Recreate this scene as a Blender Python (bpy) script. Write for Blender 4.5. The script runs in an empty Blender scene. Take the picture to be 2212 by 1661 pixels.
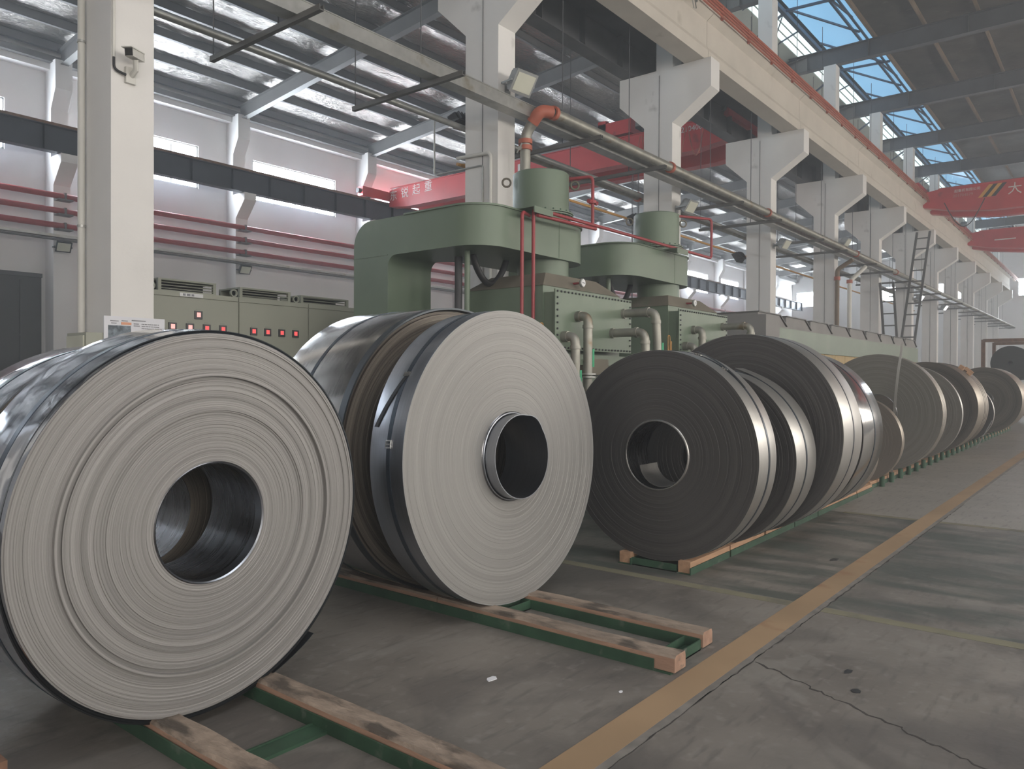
import bpy, math, random
from math import sin, cos, pi, radians, sqrt, atan2
from mathutils import Vector, Matrix
random.seed(7)
S = bpy.context.scene
COL = S.collection

# ------------------------------------------------------------------ camera, light, exposure
cam = bpy.data.cameras.new('camera'); camo = bpy.data.objects.new('camera', cam); COL.objects.link(camo)
cam.sensor_width = 36.0; cam.lens = 36.0 * 1662 / 2212; cam.clip_end = 300; cam.clip_start = 0.05
_r = Vector((0.62595, -0.77985, 0.00440)); _f = Vector((0.77986, 0.62591, -0.00804)).normalized()
_r = (_r - _f * _r.dot(_f)).normalized(); _u = _r.cross(_f)
camo.matrix_world = Matrix(((_r.x, _u.x, -_f.x, 0), (_r.y, _u.y, -_f.y, 0), (_r.z, _u.z, -_f.z, 1.55), (0, 0, 0, 1)))
S.camera = camo
W = bpy.data.worlds.new('World'); S.world = W; W.use_nodes = True
W.node_tree.nodes['Background'].inputs[0].default_value = (0.75, 0.86, 1.0, 1)
W.node_tree.nodes['Background'].inputs[1].default_value = 1.2
_v = W.node_tree.nodes.new('ShaderNodeVolumeScatter'); _v.inputs['Density'].default_value = 0.008; _v.inputs['Anisotropy'].default_value = 0.2; _v.inputs['Color'].default_value = (.92, .95, 1, 1)   # dusty air of the hall
W.node_tree.links.new(_v.outputs[0], W.node_tree.nodes['World Output'].inputs['Volume'])
S.view_settings.view_transform = 'Standard'; S.view_settings.look = 'None'
S.view_settings.exposure = 0.6; S.view_settings.gamma = 1.0; S.view_settings.use_curve_mapping = False
S.cycles.max_bounces = 4; S.cycles.diffuse_bounces = 3; S.cycles.glossy_bounces = 3; S.cycles.adaptive_threshold = 0.12
S.cycles.use_denoising = True; S.cycles.sample_clamp_indirect = 6.0
WIN_E = 34.0        # daylight seen through the window panes
SKY_E = 1.0         # translucent roof sheets

def area(name, loc, look, sx, sy, power, col):
    L = bpy.data.lights.new(name, 'AREA'); L.shape = 'RECTANGLE'; L.size = sx; L.size_y = sy
    L.energy = power; L.color = col
    o = bpy.data.objects.new(name, L); COL.objects.link(o); o.location = loc
    o.rotation_euler = (Vector(look) - Vector(loc)).to_track_quat('-Z', 'Y').to_euler()
    return o
area('door_daylight', (-9.3, -1.0, 2.8), (10, 0.5, 2.2), 7.0, 5.2, 250, (1.0, 0.95, 0.88))
area('overhead_fill_near', (2.0, -4.0, 12.6), (2.0, -3.6, 0), 16.0, 3.0, 500, (0.95, 0.97, 1.0))  # added fill lamp under the closed dark roof, no skylight above it

# ------------------------------------------------------------------ helpers
class MB:
    def __init__(s): s.v = []; s.f = []; s.m = []
    def add(s, vs, fs, mi=0):
        o = len(s.v); s.v.extend(vs)
        for f in fs: s.f.append(tuple(i + o for i in f)); s.m.append(mi)
        return s
    def box(s, x0, x1, y0, y1, z0, z1, mi=0):
        return s.add([(x0, y0, z0), (x1, y0, z0), (x1, y1, z0), (x0, y1, z0), (x0, y0, z1), (x1, y0, z1), (x1, y1, z1), (x0, y1, z1)],
                     [(0, 3, 2, 1), (4, 5, 6, 7), (0, 1, 5, 4), (1, 2, 6, 5), (2, 3, 7, 6), (3, 0, 4, 7)], mi)
    def hull8(s, pts, mi=0):          # 4 bottom, 4 top corners
        return s.add([tuple(p) for p in pts], [(0, 3, 2, 1), (4, 5, 6, 7), (0, 1, 5, 4), (1, 2, 6, 5), (2, 3, 7, 6), (3, 0, 4, 7)], mi)
    def prism(s, poly, ax, a, b, mi=0):   # poly of 2-D points in the two axes other than ax
        def P(p, t): return (t, p[0], p[1]) if ax == 0 else (p[0], t, p[1]) if ax == 1 else (p[0], p[1], t)
        n = len(poly)
        vs = [P(p, a) for p in poly] + [P(p, b) for p in poly]
        fs = [tuple(range(n - 1, -1, -1)), tuple(range(n, 2 * n))] + [(i, (i + 1) % n, n + (i + 1) % n, n + i) for i in range(n)]
        return s.add(vs, fs, mi)
    def bar(s, p, q, w, h, mi=0, up=(0, 0, 1)):
        p = Vector(p); q = Vector(q); d = (q - p).normalized(); u = Vector(up)
        if abs(d.dot(u)) > .98: u = Vector((1, 0, 0))
        a = d.cross(u).normalized() * (w / 2); b = a.cross(d).normalized() * (h / 2)
        pts = [p - a - b, p + a - b, q + a - b, q - a - b, p - a + b, p + a + b, q + a + b, q - a + b]
        return s.hull8(pts, mi)
    def tube(s, pts, r, n=10, mi=0, cap=True):
        pts = [Vector(p) for p in pts]; N = len(pts); rs = r if isinstance(r, (list, tuple)) else [r] * N
        T = [(pts[min(i + 1, N - 1)] - pts[max(i - 1, 0)]).normalized() for i in range(N)]
        u = Vector((0, 0, 1)) if abs(T[0].z) < .9 else Vector((1, 0, 0))
        a = T[0].cross(u).normalized(); vs = []
        for i in range(N):
            a = (a - T[i] * a.dot(T[i])).normalized(); b = T[i].cross(a)
            for k in range(n):
                t = 2 * pi * k / n; vs.append(tuple(pts[i] + (a * cos(t) + b * sin(t)) * rs[i]))
        fs = [(i * n + k, i * n + (k + 1) % n, (i + 1) * n + (k + 1) % n, (i + 1) * n + k) for i in range(N - 1) for k in range(n)]
        if cap: fs += [tuple(range(n - 1, -1, -1)), tuple(range((N - 1) * n, N * n))]
        return s.add(vs, fs, mi)
    def lathe(s, prof, n=64, ax=1, c=(0, 0, 0), mi=0, closed=False):   # prof: (r, t) along axis ax
        vs = []
        for r, t in prof:
            for k in range(n):
                a = 2 * pi * k / n; p, q = r * cos(a), r * sin(a)
                v = (t, p, q) if ax == 0 else (p, t, q) if ax == 1 else (p, q, t)
                vs.append((v[0] + c[0], v[1] + c[1], v[2] + c[2]))
        m = len(prof); R = m if closed else m - 1
        fs = [(i * n + k, i * n + (k + 1) % n, ((i + 1) % m) * n + (k + 1) % n, ((i + 1) % m) * n + k) for i in range(R) for k in range(n)]
        return s.add(vs, fs, mi)

WL = {}
def wloc(o): return WL.get(o.name, Vector((0, 0, 0)))
def obj(name, mb, mat, parent=None, smooth=0, local=None):
    me = bpy.data.meshes.new(name); me.from_pydata(mb.v, [], mb.f)
    for m in (mat if isinstance(mat, (list, tuple)) else [mat]): me.materials.append(m)
    if isinstance(mat, (list, tuple)) and len(mat) > 1: me.polygons.foreach_set('material_index', mb.m)
    me.update()
    import bmesh
    bm = bmesh.new(); bm.from_mesh(me); bmesh.ops.recalc_face_normals(bm, faces=bm.faces); bm.to_mesh(me); bm.free()
    if smooth:
        me.polygons.foreach_set('use_smooth', [True] * len(me.polygons)); me.set_sharp_from_angle(angle=radians(smooth))
    o = bpy.data.objects.new(name, me); COL.objects.link(o)
    if parent:
        o.parent = parent
        o.location = Vector(local) if local is not None else -wloc(parent)
    elif local is not None: o.location = local; WL[o.name] = Vector(local)
    return o
def tag(o, label, cat, group=None):
    o['label'] = label; o['category'] = cat
    if group: o['group'] = group
    return o
def thing(name, label, cat, loc=(0, 0, 0), group=None, rot=None):
    o = bpy.data.objects.new(name, None); COL.objects.link(o); o.location = loc; o.empty_display_size = .2
    WL[o.name] = Vector(loc)
    if rot: o.rotation_euler = rot
    return tag(o, label, cat, group)
def struct(o): o['kind'] = 'structure'; return o
def stuff(o): o['kind'] = 'stuff'; return o
def dup(root, dloc, label, group=None):
    r = root.copy(); COL.objects.link(r); r.location = root.location + Vector(dloc); r['label'] = label
    if group: r['group'] = group
    for ch in list(root.children):
        c = ch.copy(); COL.objects.link(c); c.parent = r
        for g in list(ch.children):
            d = g.copy(); COL.objects.link(d); d.parent = c
    return r
def piece(name, src, parent, dloc):       # a further piece sharing mesh data
    o = bpy.data.objects.new(name, src.data); COL.objects.link(o); o.parent = parent; o.location = src.location + Vector(dloc); return o
def fillet(pts, rad, seg=5):
    pts = [Vector(p) for p in pts]; out = [pts[0]]
    for i in range(1, len(pts) - 1):
        a, b, c = pts[i - 1], pts[i], pts[i + 1]; d1 = (a - b); d2 = (c - b)
        r = min(rad, d1.length * .49, d2.length * .49); d1.normalize(); d2.normalize()
        p0 = b + d1 * r; p1 = b + d2 * r
        for k in range(seg + 1):
            t = k / seg; out.append(p0 * (1 - t) ** 2 + b * 2 * t * (1 - t) + p1 * t * t)
    out.append(pts[-1]); return out
def rrect(x0, x1, y0, y1, r, seg=8, which=(1, 1, 1, 1)):
    out = []
    for (cx, cy, a0, w, px, py) in ((x1 - r, y0 + r, -90, which[0], x1, y0), (x1 - r, y1 - r, 0, which[1], x1, y1), (x0 + r, y1 - r, 90, which[2], x0, y1), (x0 + r, y0 + r, 180, which[3], x0, y0)):
        if w:
            for k in range(seg + 1):
                a = radians(a0 + 90 * k / seg); out.append((cx + r * cos(a), cy + r * sin(a)))
        else: out.append((px, py))
    return out

# ------------------------------------------------------------------ materials
def nt(name):
    m = bpy.data.materials.new(name); m.use_nodes = True; t = m.node_tree; b = t.nodes['Principled BSDF']; return m, t, b
def N(t, ty, **k):
    n = t.nodes.new(ty)
    for a, v in k.items(): setattr(n, a, v)
    return n
def ramp(t, pts):
    r = N(t, 'ShaderNodeValToRGB'); e = r.color_ramp.elements
    while len(e) < len(pts): e.new(.5)
    for i, (p, c) in enumerate(pts): e[i].position = p; e[i].color = (*c, 1) if len(c) == 3 else c
    return r
def mul(c, k): return tuple(min(1, x * k) for x in c)
def mat(name, col, rough=.5, metal=0., var=.15, scale=2., bump=0., bscale=30., detail=4, stretch=None, spec=None, dirt=None):
    m, t, b = nt(name); L = t.links.new
    tc = N(t, 'ShaderNodeTexCoord'); src = tc.outputs['Object']
    if stretch:
        mp = N(t, 'ShaderNodeMapping'); mp.inputs['Scale'].default_value = stretch; L(src, mp.inputs[0]); src = mp.outputs[0]
    n = N(t, 'ShaderNodeTexNoise'); n.inputs['Scale'].default_value = scale; n.inputs['Detail'].default_value = detail; L(src, n.inputs['Vector'])
    r = ramp(t, [(.3, mul(col, 1 - var)), (.7, mul(col, 1 + var))]); L(n.outputs['Fac'], r.inputs[0]); out = r.outputs[0]
    if dirt:                           # sparse stains: (colour, scale, threshold)
        n3 = N(t, 'ShaderNodeTexNoise'); n3.inputs['Scale'].default_value = dirt[1]; n3.inputs['Detail'].default_value = 6; L(src, n3.inputs['Vector'])
        r3 = ramp(t, [(dirt[2], (0, 0, 0)), (dirt[2] + .12, (1, 1, 1))]); L(n3.outputs['Fac'], r3.inputs[0])
        mx = N(t, 'ShaderNodeMix', data_type='RGBA'); L(r3.outputs[0], mx.inputs[0]); L(out, mx.inputs[6]); mx.inputs[7].default_value = (*dirt[0], 1); out = mx.outputs[2]
    L(out, b.inputs['Base Color'])
    b.inputs['Roughness'].default_value = rough; b.inputs['Metallic'].default_value = metal
    if spec is not None: b.inputs['Specular IOR Level'].default_value = spec
    if bump:
        n2 = N(t, 'ShaderNodeTexNoise'); n2.inputs['Scale'].default_value = bscale; n2.inputs['Detail'].default_value = 3; L(src, n2.inputs['Vector'])
        bp = N(t, 'ShaderNodeBump'); bp.inputs['Strength'].default_value = bump; bp.inputs['Distance'].default_value = .02
        L(n2.outputs['Fac'], bp.inputs['Height']); L(bp.outputs[0], b.inputs['Normal'])
    return m
def emit(name, col, e, base=(.8, .8, .8)):
    m, t, b = nt(name); b.inputs['Base Color'].default_value = (*base, 1); b.inputs['Roughness'].default_value = .4
    n = N(t, 'ShaderNodeTexNoise'); n.inputs['Scale'].default_value = .8; tc = N(t, 'ShaderNodeTexCoord'); t.links.new(tc.outputs['Object'], n.inputs['Vector'])
    r = ramp(t, [(.3, mul(col, .93)), (.7, col)]); t.links.new(n.outputs['Fac'], r.inputs[0]); t.links.new(r.outputs[0], b.inputs['Emission Color'])
    b.inputs['Emission Strength'].default_value = e; return m
def coil_face(name, c0, c1, f1=22, f2=130, rough=.5, metal=.35, aniso=.5, bump=.25, bands=None):
    m, t, b = nt(name); L = t.links.new
    tc = N(t, 'ShaderNodeTexCoord'); vm = N(t, 'ShaderNodeVectorMath', operation='MULTIPLY'); vm.inputs[1].default_value = (1, 0, 1); L(tc.outputs['Object'], vm.inputs[0])
    ln = N(t, 'ShaderNodeVectorMath', operation='LENGTH'); L(vm.outputs[0], ln.inputs[0])
    ns = []
    for f in (f1, f2):
        k = N(t, 'ShaderNodeMath', operation='MULTIPLY'); k.inputs[1].default_value = f; L(ln.outputs['Value'], k.inputs[0])
        n = N(t, 'ShaderNodeTexNoise', noise_dimensions='1D'); n.inputs['Scale'].default_value = 1; n.inputs['Detail'].default_value = 3; L(k.outputs[0], n.inputs['W']); ns.append(n)
    mx = N(t, 'ShaderNodeMath', operation='ADD'); L(ns[0].outputs['Fac'], mx.inputs[0]); L(ns[1].outputs['Fac'], mx.inputs[1])
    hf = N(t, 'ShaderNodeMath', operation='MULTIPLY'); hf.inputs[1].default_value = .5; L(mx.outputs[0], hf.inputs[0])
    r = ramp(t, [(.36, c0), (.62, c1)]); L(hf.outputs[0], r.inputs[0])
    L(r.outputs[0], b.inputs['Base Color']); b.inputs['Roughness'].default_value = rough; b.inputs['Metallic'].default_value = metal
    b.inputs['Anisotropic'].default_value = aniso
    tg = N(t, 'ShaderNodeTangent', direction_type='RADIAL', axis='Y'); L(tg.outputs[0], b.inputs['Tangent'])
    bp = N(t, 'ShaderNodeBump'); bp.inputs['Strength'].default_value = bump; bp.inputs['Distance'].default_value = .004
    L(hf.outputs[0], bp.inputs['Height']); L(bp.outputs[0], b.inputs['Normal'])
    return m
def rim_mat(name, col, rough, wav=.0, wscale=6., brushed=.06):
    m, t, b = nt(name); L = t.links.new
    tc = N(t, 'ShaderNodeTexCoord'); mp = N(t, 'ShaderNodeMapping'); mp.inputs['Scale'].default_value = (1, 26, 1); L(tc.outputs['Object'], mp.inputs[0])
    n = N(t, 'ShaderNodeTexNoise'); n.inputs['Scale'].default_value = 3; n.inputs['Detail'].default_value = 5; L(mp.outputs[0], n.inputs['Vector'])
    r = ramp(t, [(.3, mul(col, .93)), (.7, mul(col, 1.05))]); L(n.outputs['Fac'], r.inputs[0]); L(r.outputs[0], b.inputs['Base Color'])
    b.inputs['Metallic'].default_value = 1
    rr = ramp(t, [(.3, (rough - brushed,) * 3), (.7, (rough + brushed,) * 3)]); L(n.outputs['Fac'], rr.inputs[0]); L(rr.outputs[0], b.inputs['Roughness'])
    if wav:
        n2 = N(t, 'ShaderNodeTexNoise'); n2.inputs['Scale'].default_value = wscale; n2.inputs['Detail'].default_value = 1.5; L(tc.outputs['Object'], n2.inputs['Vector'])
        bp = N(t, 'ShaderNodeBump'); bp.inputs['Strength'].default_value = wav; bp.inputs['Distance'].default_value = .03
        L(n2.outputs['Fac'], bp.inputs['Height']); L(bp.outputs[0], b.inputs['Normal'])
    return m

M = {}
M['white_conc'] = mat('white_painted_concrete', (.76, .74, .715), .75, var=.05, scale=1.2, bump=.06, bscale=25, dirt=((.42, .40, .37), 1.6, .66))
M['wall'] = mat('white_wall_paint', (.76, .74, .73), .8, var=.04, scale=.7, bump=.04, dirt=((.46, .44, .41), .9, .68))
M['girder'] = mat('cream_girder_paint', (.60, .55, .48), .75, var=.06, scale=1.5, bump=.06, dirt=((.40, .36, .30), 1.2, .66))
M['steel_dark'] = mat('dark_grey_steel', (.085, .085, .09), .55, .2, var=.2, scale=2)
M['steel_grey'] = mat('grey_roof_steel', (.135, .13, .125), .55, .2, var=.15, scale=1.5)
M['beam_blue'] = mat('blue_black_runway_beam', (.055, .062, .08), .5, .2, var=.15, scale=1.5)
M['galv'] = mat('galvanised_steel', (.42, .42, .40), .42, .75, var=.14, scale=6, bump=.03, dirt=((.30, .27, .21), 3, .6))
M['galv_old'] = mat('weathered_galvanised_pipe', (.33, .32, .28), .5, .6, var=.18, scale=5, bump=.04, dirt=((.25, .19, .12), 4, .6))
M['red_pipe'] = mat('red_pipe_paint', (.30, .04, .045), .45, var=.12, scale=4)
M['red_rust'] = mat('orange_red_rail_paint', (.42, .115, .07), .55, var=.18, scale=4)
M['red_crane'] = mat('red_crane_paint', (.56, .036, .042), .4, var=.12, scale=1.2, dirt=((.25, .03, .03), 1.5, .66))
M['green'] = mat('sage_green_machine_paint', (.145, .19, .134), .42, var=.08, scale=1.6, bump=.03, bscale=14, dirt=((.18, .22, .16), 1.6, .6))
M['green_dusty'] = mat('dusty_brown_on_green_paint', (.165, .145, .112), .7, var=.12, scale=2.5, dirt=((.12, .14, .095), 2, .62))
M['green_dark'] = mat('dark_green_cradle_paint', (.026, .068, .038), .6, var=.25, scale=6, dirt=((.10, .125, .10), 9, .62))
M['cab'] = mat('pale_sage_cabinet_paint', (.33, .335, .275), .5, var=.05, scale=1.2)
M['cab_top'] = mat('grey_green_vent_box_paint', (.29, .30, .245), .6, var=.1, scale=3)
M['black'] = mat('matt_black', (.02, .02, .02), .6, var=.2)
M['rubber'] = mat('black_rubber', (.025, .025, .027), .5, var=.2)
M['dark_door'] = mat('dark_grey_door_paint', (.058, .054, .052), .6, var=.12, scale=.8, dirt=((.075, .07, .068), 1.5, .62))
M['wood'] = mat('pale_softwood_timber', (.33, .20, .14), .75, var=.22, scale=3, bump=.15, bscale=12, stretch=(6, 1.2, 6), dirt=((.16, .12, .09), 3.5, .62))
M['wood_x'] = mat('orange_softwood_timber', (.42, .25, .15), .75, var=.2, scale=3, bump=.12, bscale=12, stretch=(1.2, 6, 6), dirt=((.30, .19, .12), 3, .64))
M['wood_worn'] = mat('crushed_dirty_timber_top', (.27, .21, .165), .85, var=.3, scale=5, bump=.6, bscale=16, stretch=(3, 1.2, 3), dirt=((.085, .068, .055), 3, .5))
M['yellow'] = mat('worn_yellow_line_paint', (.32, .215, .125), .7, var=.12, scale=1.5, dirt=((.24, .125, .07), 2.4, .62))
M['pale_line'] = mat('faded_yellow_line_paint', (.185, .17, .115), .75, var=.15, scale=3, dirt=((.12, .11, .09), 4, .56))
M['rust'] = mat('rusty_steel', (.17, .09, .055), .8, var=.35, scale=8, bump=.2, dirt=((.30, .16, .08), 6, .6))
M['strap'] = mat('blued_steel_strap', (.055, .07, .09), .35, .7, var=.2, scale=8)
M['strap_dark'] = mat('black_steel_strap', (.03, .032, .035), .4, .6, var=.2, scale=8)
M['buckle'] = mat('bright_zinc_buckle', (.7, .68, .64), .25, 1., var=.1)
M['pane'] = emit('daylit_window_pane', (.80, .90, 1.0), WIN_E)
M['pane_right'] = emit('daylit_pane_right_wall', (1.0, .95, .88), 7.0)
M['frame'] = mat('white_window_frame', (.7, .7, .7), .5, var=.04)
M['sky_blue'] = emit('blue_translucent_roof_sheet', (.17, .36, .56), SKY_E, (.2, .4, .55))
M['sky_white'] = emit('clear_translucent_roof_sheet', (.74, .90, .92), SKY_E * 1.1, (.7, .8, .8))
M['sheet_pale'] = mat('pale_green_wall_sheet', (.40, .44, .40), .5, var=.08, scale=1)
M['blue_steel'] = mat('blue_grey_truss_paint', (.07, .10, .15), .5, .1, var=.15)
M['fabric_roof'] = mat('grey_brown_insulation_sheet', (.085, .08, .07), .6, .25, var=.35, scale=1.3, bump=.6, bscale=5, dirt=((.16, .15, .13), 3, .64))
M['purlin_brown'] = mat('rust_brown_purlin_paint', (.21, .155, .105), .6, var=.15)
M['paper'] = mat('white_paper', (.72, .72, .76), .6, var=.02)
M['ink'] = mat('grey_print_ink', (.25, .25, .27), .7, var=.1)
M['photo_print'] = mat('printed_factory_picture', (.16, .19, .22), .6, var=.7, scale=26, detail=6)
M['orange_print'] = mat('orange_print', (.75, .36, .22), .6, var=.05)
M['red_sign'] = mat('red_sign_plate', (.42, .03, .04), .5, var=.05)
M['sign_white'] = mat('white_lettering_paint', (.75, .72, .70), .6, var=.05)
M['sign_orange'] = mat('amber_stripe_paint', (.75, .36, .05), .5, var=.05)
M['meter'] = mat('black_meter_case', (.06, .06, .065), .4, var=.1)
M['led'] = emit('red_lit_meter_display', (1., .12, .12), .65, (.4, .05, .05))
M['led_hi'] = emit('pink_lit_meter_display', (1., .42, .38), .9, (.4, .1, .1))
M['lamp_glass'] = mat('pale_lamp_glass', (.62, .62, .52), .15, var=.05)
M['lamp_lit'] = emit('lit_floodlight_glass', (1., .97, .92), 9., (.9, .9, .9))
M['lamp_body'] = mat('grey_lamp_housing', (.33, .34, .34), .45, .4, var=.1)
M['lamp_dark'] = mat('dark_lamp_housing', (.05, .052, .055), .5, .3, var=.1)
M['conduit'] = mat('cream_conduit', (.66, .645, .60), .55, var=.06)
M['orange_pipe'] = mat('amber_gas_pipe_paint', (.50, .26, .07), .5, var=.1)
M['furn_grey'] = mat('grey_furnace_hood', (.23, .22, .21), .65, var=.12, scale=2)
M['firebrick'] = mat('sandy_firebrick', (.48, .36, .19), .8, var=.12, scale=3)
M['black_stack'] = mat('black_strip_edges', (.022, .02, .02), .6, .2, var=.4, scale=3, stretch=(1, 1, 22))
M['green_label'] = mat('green_pipe_label', (.02, .36, .16), .5, var=.1)
# coils
M['face_pale'] = coil_face('pale_ridged_coil_edge', (.195, .187, .181), (.308, .296, .287), 26, 150, .5, .3, .4, .3)
M['face_clean'] = coil_face('pale_smooth_coil_edge', (.245, .238, .228), (.29, .282, .27), 18, 120, .5, .3, .4, .12)
M['face_brown'] = coil_face('brown_grey_coil_edge', (.09, .075, .064), (.20, .175, .145), 30, 140, .55, .3, .4, .4)
M['face_dark'] = coil_face('dark_grey_coil_edge', (.062, .058, .057), (.082, .078, .075), 20, 150, .5, .4, .5, .15)
M['face_mid'] = coil_face('brownish_grey_coil_edge', (.16, .149, .133), (.195, .183, .165), 20, 150, .55, .35, .5, .12)
M['face_tan'] = coil_face('tan_grey_coil_edge', (.155, .13, .112), (.19, .165, .142), 20, 150, .6, .3, .4, .1)
M['face_stripe'] = coil_face('banded_dark_coil_edge', (.045, .042, .039), (.15, .132, .115), 7, 90, .55, .35, .5, .15)
M['rim_mirror'] = rim_mat('mirror_bright_strip', (.56, .58, .62), .10, .35, 5.0, .03)
M['rim_bright'] = rim_mat('bright_rolled_strip', (.52, .51, .50), .17, .10, 3.0, .05)
M['rim_blue'] = rim_mat('bluish_rolled_strip', (.42, .44, .48), .30, 0, 3.0, .01)
M['rim_dull'] = rim_mat('brushed_dull_strip', (.56, .545, .52), .42, .03, 3.0, .03)
M['rim_tan'] = rim_mat('dull_tan_strip', (.40, .355, .30), .45, .03, 3.0, .07)
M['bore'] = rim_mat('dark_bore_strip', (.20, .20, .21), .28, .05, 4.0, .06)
M['rim_dark'] = rim_mat('dark_outer_wrap_edge', (.10, .11, .12), .45, 0, 3, .05)

# foil insulation with quilted wrinkles
def foil():
    m, t, b = nt('silver_foil_insulation'); L = t.links.new
    tc = N(t, 'ShaderNodeTexCoord'); mp = N(t, 'ShaderNodeMapping'); mp.inputs['Scale'].default_value = (1.0, 2.6, 1); mp.inputs['Rotation'].default_value = (0, 0, .35); L(tc.outputs['Object'], mp.inputs[0])
    n = N(t, 'ShaderNodeTexNoise'); n.inputs['Scale'].default_value = 2.2; n.inputs['Detail'].default_value = 8; n.inputs['Roughness'].default_value = .62; n.inputs['Distortion'].default_value = .8; L(mp.outputs[0], n.inputs['Vector'])
    v = N(t, 'ShaderNodeTexVoronoi', feature='DISTANCE_TO_EDGE'); v.inputs['Scale'].default_value = 3.6; L(mp.outputs[0], v.inputs['Vector'])
    a = N(t, 'ShaderNodeMath', operation='MULTIPLY_ADD'); L(v.outputs['Distance'], a.inputs[0]); a.inputs[1].default_value = .9; L(n.outputs['Fac'], a.inputs[2])
    n4 = N(t, 'ShaderNodeTexNoise'); n4.inputs['Scale'].default_value = 15; n4.inputs['Detail'].default_value = 3; L(mp.outputs[0], n4.inputs['Vector'])
    a2 = N(t, 'ShaderNodeMath', operation='MULTIPLY_ADD'); L(n4.outputs['Fac'], a2.inputs[0]); a2.inputs[1].default_value = .22; L(a.outputs[0], a2.inputs[2]); a = a2
    bp = N(t, 'ShaderNodeBump'); bp.inputs['Strength'].default_value = .7; bp.inputs['Distance'].default_value = .10; L(a.outputs[0], bp.inputs['Height']); L(bp.outputs[0], b.inputs['Normal'])
    n2 = N(t, 'ShaderNodeTexNoise'); n2.inputs['Scale'].default_value = .7; L(tc.outputs['Object'], n2.inputs['Vector'])
    r = ramp(t, [(.3, (.42, .39, .36)), (.7, (.66, .62, .58))]); L(n2.outputs['Fac'], r.inputs[0]); L(r.outputs[0], b.inputs['Base Color'])
    b.inputs['Metallic'].default_value = .9; b.inputs['Roughness'].default_value = .26
    return m
M['foil'] = foil()

def floor_mat():
    m, t, b = nt('worn_concrete_floor'); L = t.links.new
    tc = N(t, 'ShaderNodeTexCoord'); P = tc.outputs['Object']
    def noise(s, d, vec=P, dist=0):
        n = N(t, 'ShaderNodeTexNoise'); n.inputs['Scale'].default_value = s; n.inputs['Detail'].default_value = d; n.inputs['Distortion'].default_value = dist; L(vec, n.inputs['Vector']); return n.outputs['Fac']
    def mix(f, a, c):
        x = N(t, 'ShaderNodeMix', data_type='RGBA'); L(f, x.inputs[0])
        if isinstance(a, tuple): x.inputs[6].default_value = (*a, 1)
        else: L(a, x.inputs[6])
        if isinstance(c, tuple): x.inputs[7].default_value = (*c, 1)
        else: L(c, x.inputs[7])
        return x.outputs[2]
    def thr(f, lo, hi):
        r = N(t, 'ShaderNodeMapRange'); r.inputs[1].default_value = lo; r.inputs[2].default_value = hi; L(f, r.inputs[0]); return r.outputs[0]
    def mth(op, a, c=None, v=None):
        x = N(t, 'ShaderNodeMath', operation=op); L(a, x.inputs[0])
        if c is not None: L(c, x.inputs[1])
        if v is not None: x.inputs[1].default_value = v
        return x.outputs[0]
    base = mix(thr(noise(1.1, 8), .35, .65), (.14, .124, .11), (.215, .193, .172))
    base = mix(thr(noise(14, 5), .55, .75), base, (.23, .21, .19))
    base = mix(mth('MULTIPLY', thr(noise(1.0, 9, dist=1.5), .50, .60), v=.5), base, (.085, .077, .072))
    base = mix(mth('MULTIPLY', thr(noise(1.7, 7, dist=.9), .60, .66), v=.45), base, (.24, .222, .20))
    base = mix(thr(noise(.45, 6, dist=.4), .52, .64), base, (.098, .089, .082))
    # green worn coating between the two pale cross lines
    sx = N(t, 'ShaderNodeSeparateXYZ'); L(P, sx.inputs[0]); X = sx.outputs[0]
    inside = mth('MULTIPLY', mth('GREATER_THAN', X, v=5.42), mth('LESS_THAN', X, v=9.46))
    mp = N(t, 'ShaderNodeMapping'); mp.inputs['Scale'].default_value = (2.2, .7, 1); L(P, mp.inputs[0])
    worn = thr(noise(1.6, 9, mp.outputs[0], .3), .40, .58)
    inner = mth('MULTIPLY', inside, worn)
    base = mix(mth('MULTIPLY', inner, v=.85), base, (.066, .077, .068))
    beyond = mth('GREATER_THAN', X, v=9.46)
    base = mix(mth('MULTIPLY', beyond, v=.75), base, (.29, .27, .24))
    # dirt streaks, scratches, pale scrapes
    mp2 = N(t, 'ShaderNodeMapping'); mp2.inputs['Scale'].default_value = (1.2, 6, 1); mp2.inputs['Rotation'].default_value = (0, 0, .5); L(P, mp2.inputs[0])
    base = mix(mth('MULTIPLY', thr(noise(3.5, 8, mp2.outputs[0]), .55, .68), v=.35), base, (.06, .056, .054))
    mp3 = N(t, 'ShaderNodeMapping'); mp3.inputs['Scale'].default_value = (9, 2.2, 1); mp3.inputs['Rotation'].default_value = (0, 0, -.4); L(P, mp3.inputs[0])
    base = mix(mth('MULTIPLY', thr(noise(2.6, 4, mp3.outputs[0], 1.2), .70, .78), v=.3), base, (.25, .232, .21))
    L(base, b.inputs['Base Color'])
    rr = N(t, 'ShaderNodeMapRange'); rr.inputs[3].default_value = .38; rr.inputs[4].default_value = .7; L(noise(2, 6), rr.inputs[0]); L(rr.outputs[0], b.inputs['Roughness'])
    bp = N(t, 'ShaderNodeBump'); bp.inputs['Strength'].default_value = .25; bp.inputs['Distance'].default_value = .01; L(noise(22, 6), bp.inputs['Height']); L(bp.outputs[0], b.inputs['Normal'])
    return m
M['floor'] = floor_mat()

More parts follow.
